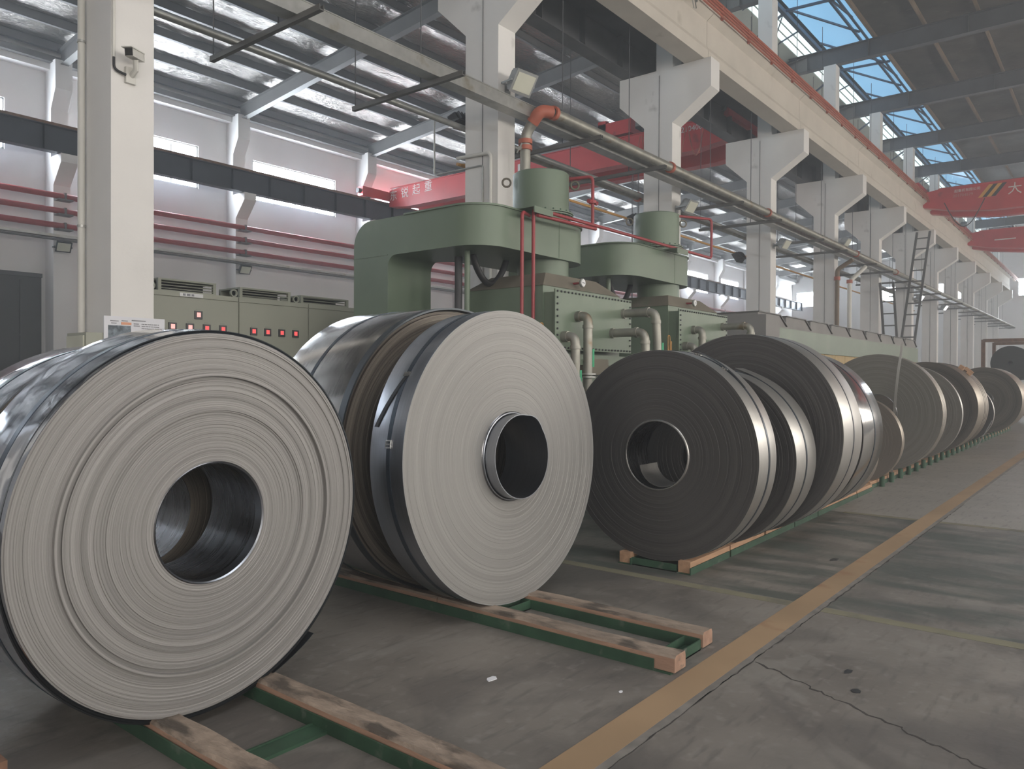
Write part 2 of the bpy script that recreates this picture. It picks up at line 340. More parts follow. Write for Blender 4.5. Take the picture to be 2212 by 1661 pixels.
# ------------------------------------------------------------------ setting
XE, XB, YL, YR = 75.3, -9.6, 25.6, -10.5
fl = MB(); fl.add([(XB, YR, 0), (XE, YR, 0), (XE, YL, 0), (XB, YL, 0), (XB, YR, -.3), (XE, YR, -.3), (XE, YL, -.3), (XB, YL, -.3)],
                  [(0, 1, 2, 3), (7, 6, 5, 4), (0, 4, 5, 1), (1, 5, 6, 2), (2, 6, 7, 3), (3, 7, 4, 0)])
floor = struct(obj('floor', fl, M['floor']))
t_ = MB(); t_.box(-6, 74, 1.645, 1.815, 0, .002)
struct(tag(obj('trim_1', t_, M['yellow']), 'long worn yellow aisle line painted on the concrete floor', 'floor line'))
t_ = MB(); t_.box(-6, 74, 1.605, 1.645, 0, .0012)
struct(tag(obj('trim_2', t_, mat('bare_concrete_joint', (.18, .165, .15), .8, var=.25, scale=9)), 'pale bare strip along the right edge of the yellow line', 'floor line'))
for k, (x, y0, y1) in enumerate(((5.35, -8, 1.6), (5.35, 1.82, 4.6), (9.46, -8, 1.6), (9.46, 1.82, 2.6))):
    t_ = MB(); t_.box(x - .055, x + .055, y0, y1, 0, .0015)
    struct(tag(obj('trim_%d' % (k + 3), t_, M['pale_line']), ('faded cross line on the floor, near one, aisle side', 'faded cross line on the floor, near one, coil side', 'faded cross line on the floor, far one, aisle side', 'faded cross line on the floor, far one, coil side')[k], 'floor line'))

rc = random.Random(5); crk = mat('dark_floor_crack', (.045, .04, .037), .9, var=.3, scale=9)
def crack(x0, y0, x1, y1, n, wob, w):
    mb = MB(); P = [(x0 + (x1 - x0) * i / n + rc.uniform(-wob, wob), y0 + (y1 - y0) * i / n + rc.uniform(-wob, wob)) for i in range(n + 1)]
    dx, dy = (y0 - y1), (x1 - x0); q = sqrt(dx * dx + dy * dy); dx /= q; dy /= q; vs = []
    for (x, y) in P:
        h = w * rc.uniform(.15, 1); vs += [(x - dx * h, y - dy * h, .0012), (x + dx * h, y + dy * h, .0012), (x + dx * h, y + dy * h, 0), (x - dx * h, y - dy * h, 0)]
    mb.add(vs, [(i * 4 + a, i * 4 + (a + 1) % 4, i * 4 + 4 + (a + 1) % 4, i * 4 + 4 + a) for i in range(n) for a in range(4)]); obj('floor_crack', mb, crk, floor)
crack(4.12, 1.58, 3.35, -.05, 60, .014, .008); crack(2.2, 1.603, 11, 1.603, 160, .006, .006); crack(3.35, -.05, 2.9, -2.5, 50, .014, .007)
# left wall with its windows cut out as bays
CX = [3.47 + 5.985 * k for k in range(-2, 12)]      # structural grid
PX = [x - .13 for x in CX]
wins = []
for k in range(len(PX) - 1):
    wins.append((PX[k] + 1.06, PX[k] + 4.90))
def wall_with_holes(along, a0, a1, z1, holes, t0, t1, z0=0.):
    mb = MB()
    def bx(p, q, r, s):
        if q - p < 1e-4 or s - r < 1e-4: return
        if along == 0: mb.box(p, q, t0, t1, r, s)
        else: mb.box(t0, t1, p, q, r, s)
    cur = a0
    for (h0, h1, hz0, hz1) in sorted(holes):
        bx(cur, h0, z0, z1); bx(h0, h1, z0, hz0); bx(h0, h1, hz1, z1); cur = h1
    bx(cur, a1, z0, z1); return mb
WZ0, WZ1 = 8.16, 9.66
holes = [(a, b, WZ0, WZ1) for a, b in wins]
wl = struct(obj('wall_left', wall_with_holes(0, XB, XE, 11.6, holes, YL, YL + .3), M['wall']))
nwin = 0
def window(along, a, b, z0, z1, at, sgn, npan=4, pm_='pane'):
    """frame and panes in an opening; sgn = direction into the room"""
    global nwin; nwin += 1
    fr = MB(); w = .05
    def bx(mb, p, q, r, s, d0, d1):
        if along == 0: mb.box(p, q, min(at + d0 * sgn, at + d1 * sgn), max(at + d0 * sgn, at + d1 * sgn), r, s)
        else: mb.box(min(at + d0 * sgn, at + d1 * sgn), max(at + d0 * sgn, at + d1 * sgn), p, q, r, s)
    bx(fr, a, b, z0, z0 + w, -.14, -.04); bx(fr, a, b, z1 - w, z1, -.14, -.04); bx(fr, a, a + w, z0, z1, -.14, -.04); bx(fr, b - w, b, z0, z1, -.14, -.04)
    f = struct(obj('window_%d' % nwin, fr, M['frame']))
    for i in range(npan):
        p = a + (b - a) * i / npan; q = a + (b - a) * (i + 1) / npan
        pm = MB(); bx(pm, p + .02, q - .02, z0 + .04, z1 - .04, -.11, -.09); obj('pane', pm, M[pm_], f)
        if i:
            mm = MB(); bx(mm, p - .02, p + .02, z0 + w, z1 - w, -.13, -.06); obj('mullion', mm, M['frame'], f)
for a, b in wins: window(0, a, b, WZ0, WZ1, YL, -1)
# pilasters with their corbels, part of the left wall
prof = [(25.0, 0), (25.0, 7.25), (24.45, 7.85), (24.45, 8.1), (25.18, 8.1), (25.18, 9.55), (24.85, 10.1), (24.85, 10.95), (25.62, 10.95), (25.62, 0)]
pm = MB(); pm.prism(prof, 0, 0, .47)
p0 = obj('pilaster', pm, M['wall'], wl); p0.location = (PX[0], 0, 0)
for x in PX[1:]:
    o = piece('pilaster', p0, wl, (x - PX[0], 0, 0))
eb = MB(); eb.box(XB, XE, 25.25, 25.6, 10.72, 11.05); obj('eaves_beam', eb, M['wall'], wl)
g_ = MB(); g_.box(XB, XE, 25.05, 25.25, 10.9, 11.08); obj('gutter', g_, M['steel_grey'], wl)

# far wall, right wall, rear wall
ewin = [(21.4, 25.2), (15.3, 18.2), (9.3, 13.2), (3.4, 7.2)]
we = struct(obj('wall_far', wall_with_holes(1, YR, YL, 14.2, [(a, b, 8.5, 9.95) for a, b in ewin], XE, XE + .3), M['wall']))
for a, b in ewin: window(1, a, b, 8.5, 9.95, XE, -1, 3)
rw = [(x + 1.0, x + 5.0, 3.2, 6.8) for x in CX[:-1]]
struct(obj('wall_right', wall_with_holes(0, XB, XE, 14.2, rw, YR - .3, YR), M['wall']))
for a, b, c, d in rw: window(0, a, b, c, d, YR, 1, 2, 'pane_right')
struct(obj('wall_rear', wall_with_holes(1, YR, YL, 14.2, [(-4.6, 2.6, 0., 5.6)], XB - .3, XB), M['wall']))

# sliding door in the left wall
d1 = MB(); d1.box(4.6, 9.18, 25.5, 25.6, 0, 4.55)
dr = struct(obj('door_1', d1, M['dark_door']))
for z0, z1 in ((.06, 1.5), (1.9, 2.75), (2.8, 4.4)):
    for a, b in ((4.7, 6.1), (6.15, 7.55), (7.6, 8.55), (8.6, 9.1)):
        q = MB(); q.box(a, b, 25.47, 25.5, z0, z1); obj('door_panel', q, M['dark_door'], dr)
q = MB(); q.box(4.5, 9.18, 25.42, 25.5, 4.5, 4.62); obj('door_track', q, M['steel_dark'], dr)

# left bay roof: foil, purlins, rafters
def zr(y): return 10.84 + .094 * (24.7 - y)         # rafter underside
RY0 = 9.95
fo = MB(); nx, ny = 260, 104; vs = []; fs = []; rf = random.Random(21)
pur = [25.2 - 1.45 * i for i in range(11)]
for i in range(nx + 1):
    for j in range(ny + 1):
        x = XB + (XE - XB) * i / nx; y = RY0 + (25.6 - RY0) * j / ny
        sag = .05 * abs(sin(pi * (25.2 - y) / 1.45))
        d = (i * 7 + j * 3) % 5 == 0      # quilted creases running slantwise
        vs.append((x + rf.uniform(-.1, .1), y + rf.uniform(-.045, .045), zr(y) + .76 - sag + rf.uniform(-.016, .016) - (.014 if d else 0)))
for i in range(nx):
    for j in range(ny): a = i * (ny + 1) + j; fs.append((a, a + ny + 1, a + ny + 2, a + 1))
fo.add(vs, fs); 
ceil_l = struct(obj('ceiling', fo, M['foil'], smooth=4))
mb = MB(); sl = .094
top = MB(); top.add([(XB, RY0, zr(RY0) + .9), (XE, RY0, zr(RY0) + .9), (XE, 25.6, zr(25.6) + .9), (XB, 25.6, zr(25.6) + .9)], [(0, 1, 2, 3)])
obj('roof_deck', top, M['steel_grey'], ceil_l)
for y in pur:
    z = zr(y) + .5; mb = MB()
    mb.box(XB, XE, y - .045, y - .035, z, z + .24); mb.box(XB, XE, y - .045, y + .065, z, z + .012); mb.box(XB, XE, y - .045, y + .065, z + .228, z + .24)
    obj('purlin', mb, M['steel_grey'], ceil_l)
for x in CX:
    mb = MB(); y0, y1 = 8.9, 25.1
    def sheet(xa, xb, za, zb):
        mb.hull8([(xa, y0, zr(y0) + za), (xb, y0, zr(y0) + za), (xb, y1, zr(y1) + za), (xa, y1, zr(y1) + za), (xa, y0, zr(y0) + zb), (xb, y0, zr(y0) + zb), (xb, y1, zr(y1) + zb), (xa, y1, zr(y1) + zb)])
    xc = x + .12
    sheet(xc - .11, xc + .11, 0, .014); sheet(xc - .006, xc + .006, .014, .486); sheet(xc - .11, xc + .11, .486, .5)
    ra = obj('rafter', mb, M['steel_grey'], ceil_l)
# right bay roof: dark sheet, skylight strip, rafters, purlins
mb = MB(); nx, ny = 40, 20; vs = []; fs = []
for i in range(nx + 1):
    for j in range(ny + 1):
        x = XB + (XE - XB) * i / nx; y = YR + (6.9 - YR) * j / ny; vs.append((x, y, 13.22 + random.uniform(-.02, .02)))
for i in range(nx):
    for j in range(ny): a = i * (ny + 1) + j; fs.append((a, a + ny + 1, a + ny + 2, a + 1))
mb.add(vs, fs); ceil_r = struct(obj('ceiling_right', mb, M['fabric_roof'], smooth=60))
mb = MB(); mb.box(XB, XE, YR, 6.9, 13.3, 13.36); obj('roof_deck', mb, M['steel_grey'], ceil_r)
for i in range(12):
    y = 6.75 - 1.5 * i; mb = MB()
    mb.box(XB, XE, y - .04, y + .04, 12.98, 13.0); mb.box(XB, XE, y - .006, y + .006, 13.0, 13.18)
    obj('purlin', mb, M['purlin_brown'], ceil_r)
for k, x in enumerate(CX):
    mb = MB(); xc = x + .2
    mb.box(xc - .13, xc + .13, YR, 9.95, 12.34, 12.36); mb.box(xc - .008, xc + .008, YR, 9.95, 12.36, 12.9); mb.box(xc - .13, xc + .13, YR, 9.95, 12.9, 12.92)
    for y in (6.9, 9.3, 4.0, -1.0): mb.box(xc - .12, xc + .12, y - .006, y + .006, 12.36, 12.9)
    obj('rafter', mb, M['steel_dark'], ceil_r)
# skylight panels per bay (blue roof sheets, clear side strip), each a part of the right ceiling
for k in range(len(CX) - 1):
    x0, x1 = CX[k] + .1, CX[k + 1] + .1
    mb = MB(); mb.add([(x0, 6.85, 13.30), (x1, 6.85, 13.30), (x1, 8.62, 13.46), (x0, 8.62, 13.46), (x0, 6.85, 13.32), (x1, 6.85, 13.32), (x1, 8.62, 13.48), (x0, 8.62, 13.48)],
                      [(0, 1, 2, 3), (7, 6, 5, 4), (0, 4, 5, 1), (1, 5, 6, 2), (2, 6, 7, 3), (3, 7, 4, 0)])
    obj('skylight_sheet', mb, M['sky_blue'], ceil_r)
    for i in range(5):
        a, b = x0 + (x1 - x0) * i / 5 + .015, x0 + (x1 - x0) * (i + 1) / 5 - .015
        mb = MB(); mb.hull8([(a, 8.78, 13.32), (b, 8.78, 13.32), (b, 9.34, 13.08), (a, 9.34, 13.08), (a, 8.78, 13.34), (b, 8.78, 13.34), (b, 9.34, 13.10), (a, 9.34, 13.10)])
        obj('clear_sheet', mb, M['sky_white'], ceil_r)
    for yb, zb in ((8.98, 13.22), (9.17, 13.14)):
        mb = MB(); mb.bar((x0, yb, zb), (x1, yb, zb), .03, .03); obj('sheet_rail', mb, M['sheet_pale'], ceil_r)
    mb = MB(); mb.hull8([(x0, 9.35, 13.06), (x1, 9.35, 13.06), (x1, 9.98, 12.55), (x0, 9.98, 12.55), (x0, 9.35, 13.12), (x1, 9.35, 13.12), (x1, 9.98, 13.12), (x0, 9.98, 13.12)])
    obj('upstand_sheet', mb, M['sheet_pale'], ceil_r)
    xm = (x0 + x1) / 2
    for p, q, w in (((x0, 8.66, 13.2), (x1, 8.66, 13.2), .13), ((x0, 7.3, 13.22), (x1, 7.3, 13.22), .07), ((x0, 7.08, 13.2), (x1, 7.08, 13.2), .06),
                    ((xm, 8.6, 13.25), (xm, 6.9, 13.16), .07), ((x0 + .1, 8.5, 13.25), (xm, 7.15, 13.2), .055), ((xm, 8.5, 13.25), (x1 - .1, 7.15, 13.2), .055),
                    ((xm, 7.2, 13.15), (xm + 1.1, 6.9, 12.95), .05), ((xm, 8.66, 13.2), (xm, 9.62, 12.6), .06), ((xm - .03, 8.7, 13.1), (xm + .9, 9.2, 13.05), .03), ((xm - 1.5, 8.75, 13.2), (xm - 1.4, 9.6, 12.95), .04), ((xm + 1.6, 8.75, 13.2), (xm + 1.7, 9.6, 12.95), .04)):
        mb = MB(); mb.bar(p, q, w, w); obj('skylight_bar', mb, M['blue_steel'], ceil_r)

# ------------------------------------------------------------------ columns between the bays
ORD = ['first', 'second', 'third', 'fourth', 'fifth', 'sixth', 'seventh', 'eighth', 'ninth', 'tenth', 'eleventh', 'twelfth']
def column_mesh():
    pr = [(7.9, 0), (8.6, 0), (8.6, 7.2), (9.24, 7.8), (9.24, 8.42), (8.6, 8.42), (8.3, 8.42), (8.3, 12.32), (7.9, 12.32), (7.9, 8.42), (7.0, 8.42), (7.0, 7.8), (7.9, 7.2)]
    mb = MB(); mb.prism(pr[::-1], 0, 0, .43); return mb
cm = obj('concrete_column', column_mesh(), M['white_conc'], local=(CX[2], 0, 0))
columns = []
for i in range(2, len(CX)):
    o = cm if i == 2 else cm.copy()
    if i > 2: COL.objects.link(o); o.location = (CX[i], 0, 0)
    k = i - 2
    lab = {0: 'white concrete column nearest the camera, with camera and notice sheet on it', 1: 'white corbelled column rising behind the nearer green machine arm', 2: 'white corbelled column behind the second green tank'}.get(k, 'white corbelled concrete column, %s of the row counted from the left' % ORD[k])
    if k == len(CX) - 3: lab = 'white corbelled concrete column, last of the row at the far end'
    tag(o, lab, 'column', 'row of white concrete columns'); columns.append(o)
cbl = MB(); cbl.tube([(-.006, 8.22, .2), (-.006, 8.22, 8.3)], .006, 6); c0 = obj('cable', cbl, M['steel_dark'], columns[1], local=(0, 0, 0))
for o in columns[2:]: piece('cable', c0, o, (0, 0, 0))
# column behind the camera position closes the row
for x in CX[:2]:
    o = cm.copy(); COL.objects.link(o); o.location = (x, 0, 0); tag(o, 'white concrete column of the same row standing behind the camera', 'column', 'row of white concrete columns')
# hair joints on the columns, cast shuttering lines
# concrete crane girder on the aisle corbels, one beam per bay
for k in range(len(CX) - 1):
    x0, x1 = CX[k] + .22, CX[k + 1] + .22
    pr = [(7.16, 8.424), (7.62, 8.424), (7.62, 8.65), (7.52, 8.75), (7.52, 9.3), (7.74, 9.42), (7.74, 9.6), (7.04, 9.6), (7.04, 9.42), (7.2, 9.3), (7.2, 8.75), (7.16, 8.65)]
    mb = MB(); mb.prism(pr, 0, x0 + .008, x1 - .008)
    kk = k - 2
    lab = 'cream concrete crane girder spanning the bay beyond the %s column' % ORD[kk] if kk >= 0 else 'cream concrete crane girder of the bay beside the camera' if kk == -1 else 'cream concrete crane girder behind the camera'
    tag(obj('crane_girder', mb, M['girder']), lab, 'girder', 'cream crane girders on the columns')
rt = thing('crane_rail', 'orange red crane rail with conductor bars along the cream girders', 'rail', (0, 7.35, 9.6))
mb = MB(); mb.box(XB + .3, 74.5, 7.28, 7.42, 9.62, 9.74); obj('rail', mb, M['rust'], rt)
for i, (y, z, s) in enumerate(((7.02, 9.70, .05), (6.98, 9.60, .035), (6.96, 9.50, .035), (6.95, 9.41, .03))):
    mb = MB(); mb.box(XB + .3, 74.5, y - s / 2, y + s / 2, z - s / 2, z + s / 2); obj('conductor_bar', mb, M['red_rust'], rt)
x = 1.0
br0 = None
while x < 74:
    if br0 is None:
        mb = MB(); mb.box(1.0, 1.05, 6.99, 7.04, 9.4, 9.72); br0 = obj('bar_bracket', mb, M['red_rust'], rt)
    else: piece('bar_bracket', br0, rt, (x - 1.0, 0, 0))
    x += 1.5
mb = MB()
for i in range(5): mb.tube([(14.2 + .09 * i, 6.98, 9.36 - .02 * i), (14.2 + .09 * i, 6.93, 9.30), (14.16 + .09 * i, 6.9, 9.2 + .03 * (i % 2))], .022, 8)
mb.tube([(14.3, 6.9, 9.2), (14.35, 6.88, 9.0), (14.5, 6.9, 9.05), (14.5, 6.95, 9.35)], .012, 6)
obj('current_collector', mb, M['galv'], rt)

# steel runway girder of the left bay on the inner corbels, with stiffeners; runway beam along the left wall
def ibeam(name, label, y, z0, z1, fw, mt, x0=XB + .2, x1=XE - .2, stiff=1.5):
    r = thing(name, label, 'beam', (0, y, z0))
    mb = MB(); mb.box(x0, x1, y - .008, y + .008, z0 + .02, z1 - .02); obj('web', mb, mt, r)
    mb = MB(); mb.box(x0, x1, y - fw / 2, y + fw / 2, z0, z0 + .02); obj('bottom_flange', mb, mt, r)
    mb = MB(); mb.box(x0, x1, y - fw / 2, y + fw / 2, z1 - .02, z1); obj('top_flange', mb, mt, r)
    mb = MB(); mb.box(x0, x1, y - .035, y + .035, z1, z1 + .11); obj('rail', mb, M['rust'], r)
    x = x0 + .3; s0 = None
    while x < x1:
        if s0 is None:
            mb = MB(); mb.box(x, x + .02, y - fw / 2 + .02, y + fw / 2 - .02, z0 + .02, z1 - .02); s0 = obj('stiffener', mb, mt, r); xs = x
        else: piece('stiffener', s0, r, (x - xs, 0, 0))
        x += stiff
    return r
ig = ibeam('runway_girder', 'dark steel runway girder resting on the inner column corbels', 9.0, 8.43, 9.22, .34, M['steel_dark'])
mb = MB(); mb.box(XB + .2, XE - .2, 8.32, 8.8, 9.14, 9.17); obj('walkway_plate', mb, M['steel_dark'], ig)
ibeam('wall_runway_beam', 'blue black crane runway beam along the windowed left wall', 24.62, 8.11, 8.86, .3, M['beam_blue'])

# pipes and tray along the left wall
for i, (z, lab) in enumerate(((6.9, 'upper red pipe on the left wall, highest of three'), (6.46, 'middle red pipe of three on the left wall'), (6.02, 'lowest red pipe of three on the left wall'))):
    r = thing('wall_pipe', lab, 'pipe', (0, 24.8, z), 'red pipes on the left wall')
    mb = MB(); mb.tube([(XB + .3, 24.8, z), (XE - .4, 24.8, z)], .085, 14); obj('pipe_run', mb, M['red_pipe'], r, smooth=50)
    b0 = None
    for x in PX:
        if b0 is None:
            mb = MB(); mb.box(x + .02, x + .44, 24.68, 25.02, z - .125, z - .085); mb.box(x + .2, x + .26, 24.7, 24.9, z - .1, z + .1); b0 = obj('bracket', mb, M['steel_grey'], r); xb = x
        else: piece('bracket', b0, r, (x - xb, 0, 0))
r = thing('cable_tray', 'thin grey cable tray under the red pipes on left wall', 'cable tray', (0, 24.9, 5.7))
mb = MB(); mb.box(XB + .3, XE - .4, 24.8, 24.99, 5.66, 5.68); mb.box(XB + .3, XE - .4, 24.8, 24.815, 5.66, 5.76); obj('tray_channel', mb, M['galv'], r)
mb = MB(); mb.tube([(XB + .3, 24.78, 5.6), (XE - .4, 24.78, 5.6)], .03, 8); obj('conduit', mb, M['steel_grey'], r, smooth=50)
t_ = MB(); t_.box(9.62, 10.0, 24.97, 25.0, 1.95, 2.18)
sg = tag(obj('wall_sign', t_, M['red_sign']), 'small red sign plate on the pilaster beside the dark door', 'sign')
for i in range(3):
    x = 9.66 + .12 * i; mb = MB()
    for a, b, c, d in ((0, .08, 0, .016), (0, .08, .07, .086), (0, .016, 0, .086), (.064, .08, 0, .086), (.03, .05, -.03, .12)):
        mb.box(x + a, x + b, 24.962, 24.97, 2.03 + c, 2.03 + d)
    obj('sign_character', mb, M['sign_white'], sg)

# ------------------------------------------------------------------ floodlights
def floodlight(x, y, z, yaw, label, s=.36, lit=False, dark=False, down=.6):
    r = thing('floodlight', label, 'lamp', (x, y, z), 'wall floodlights', rot=(0, 0, yaw))
    # local: beam towards -y, tilted down
    c, sn = cos(down), sin(down)
    def T(px, py, pz): return (px, py * c - pz * sn - .36, py * sn + pz * c - .12)
    body = M['lamp_dark'] if dark else M['lamp_body']
    mb = MB(); h = s / 2
    mb.hull8([T(*p) for p in ((-h, -.02, -h * .8), (h, -.02, -h * .8), (h * .8, .14, -h * .6), (-h * .8, .14, -h * .6), (-h, -.02, h * .8), (h, -.02, h * .8), (h * .8, .14, h * .6), (-h * .8, .14, h * .6))])
    obj('housing', mb, body, r, local=(0, 0, 0))
    mb = MB(); g = h * .82
    mb.hull8([T(*p) for p in ((-g, -.03, -g * .75), (g, -.03, -g * .75), (g, -.018, -g * .75), (-g, -.018, -g * .75), (-g, -.03, g * .75), (g, -.03, g * .75), (g, -.018, g * .75), (-g, -.018, g * .75))])
    obj('glass', mb, M['lamp_lit'] if lit else M['lamp_glass'], r, local=(0, 0, 0))
    mb = MB(); mb.box(-h - .03, -h - .01, -.36, -.12, -.14, -.11); mb.box(h + .01, h + .03, -.36, -.12, -.14, -.11); mb.box(-h - .03, h + .03, -.14, -.12, -.14, -.11); mb.box(-.02, .02, -.13, -.005, -.14, -.11); mb.box(-.06, .06, -.008, 0, -.2, -.05)
    obj('bracket', mb, body, r, local=(0, 0, 0))
    for i in range(4):
        px = -h * .6 + h * .4 * i; mb = MB()
        mb.hull8([T(*p) for p in ((px - .006, .12, -h * .55), (px + .006, .12, -h * .55), (px + .006, .2, -h * .45), (px - .006, .2, -h * .45), (px - .006, .12, h * .55), (px + .006, .12, h * .55), (px + .006, .2, h * .45), (px - .006, .2, h * .45))])
        obj('cooling_fin', mb, body, r, local=(0, 0, 0))
    return r
floodlight(9.68, 7.89, 6.35, -.12, 'large grey floodlight on the second column above the tray', .46)
for k, (yw, lit) in {2: (-.1, 0), 3: (-.1, 0), 4: (-.1, 0), 6: (-0.1, 1), 7: (-.1, 1)}.items():
    floodlight(CX[k + 2] + .22, 7.89, 6.35 if k == 4 else 5.45, yw, 'floodlight on the aisle face of the %s column%s' % (ORD[k], ', shining white' if lit else ''), .38, bool(lit))
for k in (1, 2, 3):
    floodlight(CX[k + 2] + .2, 8.61, (6.0, 5.3, 5.2)[k - 1], pi - .1, 'dark floodlight on the inner side of the %s column' % ORD[k], .36, dark=True)
floodlight(9.5, 24.99, 5.5, -.1, 'small dark floodlight on the pilaster near the dark door', .42, dark=True)
floodlight(15.5, 24.99, 5.5, -.1, 'small dark floodlight on the wall above the control cabinets', .42, dark=True)

# security camera on the first column, with its conduit
r = thing('security_camera', 'white bullet security camera on the nearest column', 'camera', (3.66, 7.9, 4.62))
mb = MB(); mb.box(3.60, 3.70, 7.86, 7.9, 4.50, 4.66); mb.tube([(3.66, 7.87, 4.58), (3.66, 7.78, 4.62), (3.64, 7.745, 4.705)], .028, 8); obj('mount', mb, M['conduit'], r, smooth=40)
cb = Vector((3.63, 7.74, 4.745)); cd = Vector((-.80, -.58, -.12)).normalized(); cs = cd.cross(Vector((0, 0, 1))).normalized(); cu = cs.cross(cd)
def cbox(l0, l1, w, h0, h1): return MB().hull8([tuple(cb + cd * a + cs * b + cu * h) for h in (h0, h1) for a, b in ((l0, -w), (l1, -w), (l1, w), (l0, w))])
obj('camera_body', cbox(-.11, .11, .042, -.038, .036), M['conduit'], r)
obj('sunshade', cbox(-.10, .15, .052, .036, .046), M['conduit'], r)
obj('lens_window', cbox(.105, .114, .038, -.034, .034), M['black'], r)
mb = MB(); mb.tube(fillet([(3.49, 7.88, 4.72), (3.49, 7.88, 4.6), (3.6, 7.86, 4.57)], .05), .013, 8); obj('cable', mb, M['rubber'], r, smooth=50)
r = thing('column_conduit', 'cream conduit running up the nearest column to the camera', 'conduit', (3.49, 7.885, 4.72))
mb = MB(); mb.tube([(3.49, 7.885, 4.72), (3.49, 7.885, 12.3)], .016, 8); obj('conduit_run', mb, M['conduit'], r, smooth=50)
r = thing('column_downpipe', 'cream pipe clipped to the camera side of the nearest column', 'pipe', (3.42, 8.5, 2.0))
mb = MB(); mb.tube([(3.42, 8.46, 2.0), (3.42, 8.46, 12.3)], .035, 10); obj('pipe_run', mb, M['conduit'], r, smooth=50)
for z in (3.1, 5.0, 6.9): mb = MB(); mb.lathe([(.036, -.012), (.042, -.012), (.042, .012), (.036, .012)], 12, 2, (3.42, 8.46, z), closed=True); obj('pipe_clip', mb, M['galv'], r)
# distribution box and notice sheet at the column
r = thing('switch_box', 'pale green switch box fixed to the nearest column', 'box', (3.35, 8.1, 0))
mb = MB(); mb.box(3.23, 3.465, 7.885, 8.32, .35, 1.98); obj('box_body', mb, M['cab'], r)
mb = MB(); mb.box(3.215, 3.23, 7.92, 8.3, .4, 1.95); obj('door', mb, mat('pale_scuffed_door', (.56, .56, .46), .45, var=.12, scale=3), r)
mb = MB(); mb.box(3.20, 3.215, 7.95, 7.97, 1.5, 1.62); obj('handle', mb, M['steel_dark'], r)
nb = thing('notice_sheet', 'white printed notice sheet with a small picture, behind the nearest coil', 'notice', (3.7, 7.87, 1.55))
def plate(x0, x1, z0, z1, y, d=.004): return MB().box(x0, x1, y - d, y, z0, z1)
obj('sheet', plate(3.39, 4.0, 1.62, 2.15, 7.88, .012), M['paper'], nb)
obj('printed_picture', plate(3.43, 3.65, 1.88, 2.06, 7.868), M['photo_print'], nb)
obj('orange_bar', plate(3.555, 3.655, 2.07, 2.095, 7.868), M['orange_print'], nb)
mb = MB(); rr = random.Random(3)
mb.box(3.66, 3.80, 7.864, 7.868, 2.112, 2.122)
for i in range(11):
    z = 2.08 - .022 * i; x = 3.76; n = 0
    while x < 3.94:
        w = rr.uniform(.006, .018); mb.box(x, x + w, 7.864, 7.868, z, z + .009); x += w + rr.uniform(.003, .01)
for x0, x1, z in ((3.45, 3.53, 2.10), (3.56, 3.62, 2.105), (3.46, 3.51, 2.078), (3.68, 3.73, 2.08), (3.68, 3.74, 2.06), (3.69, 3.72, 1.97)): mb.box(x0, x1, 7.864, 7.868, z, z + .008)
stuff(obj('printed_text', mb, M['ink'], nb))

# ------------------------------------------------------------------ control cabinets behind the first column
def cabinet(x0, x1, label, vent, meters, handle_side=1):
    r = thing('control_cabinet', label, 'cabinet', ((x0 + x1) / 2, 9.3, 0), 'row of pale green control cabinets')
    mb = MB(); mb.box(x0, x1, 9.02, 9.65, 0, 2.585); obj('cabinet_body', mb, M['cab'], r)
    mb = MB(); mb.box(x0 + .008, x1 - .008, 9.0, 9.02, .1, 2.515); dd = obj('door', mb, M['cab'], r)
    mb = MB(); mb.box(x1 - .09, x1 - .07, 8.975, 9.0, 1.1, 1.25); obj('handle', mb, M['steel_dark'], dd)
    mb = MB(); mb.box(x0 + .004, x1 - .004, 9.0, 9.02, 2.525, 2.58); obj('header_strip', mb, M['cab'], r)
    for (mx, mz, hi) in meters:
        mb = MB(); mb.box(mx - .05, mx + .05, 8.985, 9.0, mz - .05, mz + .05); k = obj('meter', mb, M['meter'], r)
        mb = MB(); mb.box(mx - .024, mx + .024, 8.98, 8.985, mz - .024, mz + .03); obj('lit_display', mb, M['led_hi'] if hi else M['led'], k)
        mb = MB(); mb.box(mx - .03, mx + .03, 8.997, 9.0, mz + .062, mz + .075); obj('meter_tag', mb, M['cab_top'], k)
    return r
def roof_vent(a, b, z1, label):
        r = thing('roof_vent', label, 'vent', ((a + b) / 2, 9.3, 2.585), 'vent boxes on the control cabinets')
        mb = MB()
        mb.box(a, b, 9.05, 9.55, z1 - .02, z1); mb.box(a, b, 9.05, 9.55, 2.585, 2.6)
        for p, q in ((a, a + .04), (b - .04, b)): mb.box(p, q, 9.05, 9.09, 2.6, z1 - .02); mb.box(p, q, 9.51, 9.55, 2.6, z1 - .02)
        mb.box(a, b, 9.53, 9.55, 2.6, z1 - .02)
        v = obj('vent_box', mb, M['cab_top'], r)
        zm = (2.6 + z1 - .02) / 2
        for dz in (-.035, 0.0, .035): mb = MB(); mb.hull8([(a + .04, 9.055, zm + dz - .008), (b - .04, 9.055, zm + dz - .008), (b - .04, 9.10, zm + dz + .008), (a + .04, 9.10, zm + dz + .008), (a + .04, 9.055, zm + dz - .004), (b - .04, 9.055, zm + dz - .004), (b - .04, 9.10, zm + dz + .012), (a + .04, 9.10, zm + dz + .012)]); obj('louvre', mb, M['cab_top'], v)
        mb = MB(); mb.box(a + .04, b - .04, 9.3, 9.32, 2.6, z1 - .02); obj('inside_shade_sheet', mb, M['black'], v)  # black sheet put in as the shade behind the slots
        mb = MB(); mb.lathe([(.035, 9.03), (.05, 9.03), (.05, 9.06), (.035, 9.06)], 16, 1, (a - .09, 0, 2.635), closed=True); obj('lifting_eye', mb, M['cab_top'], r)
mt = [(4.67, 2.155, 1), (4.89, 2.155, 1), (5.11, 2.155, 0), (5.33, 2.155, 0), (5.0, 2.315, 1)]
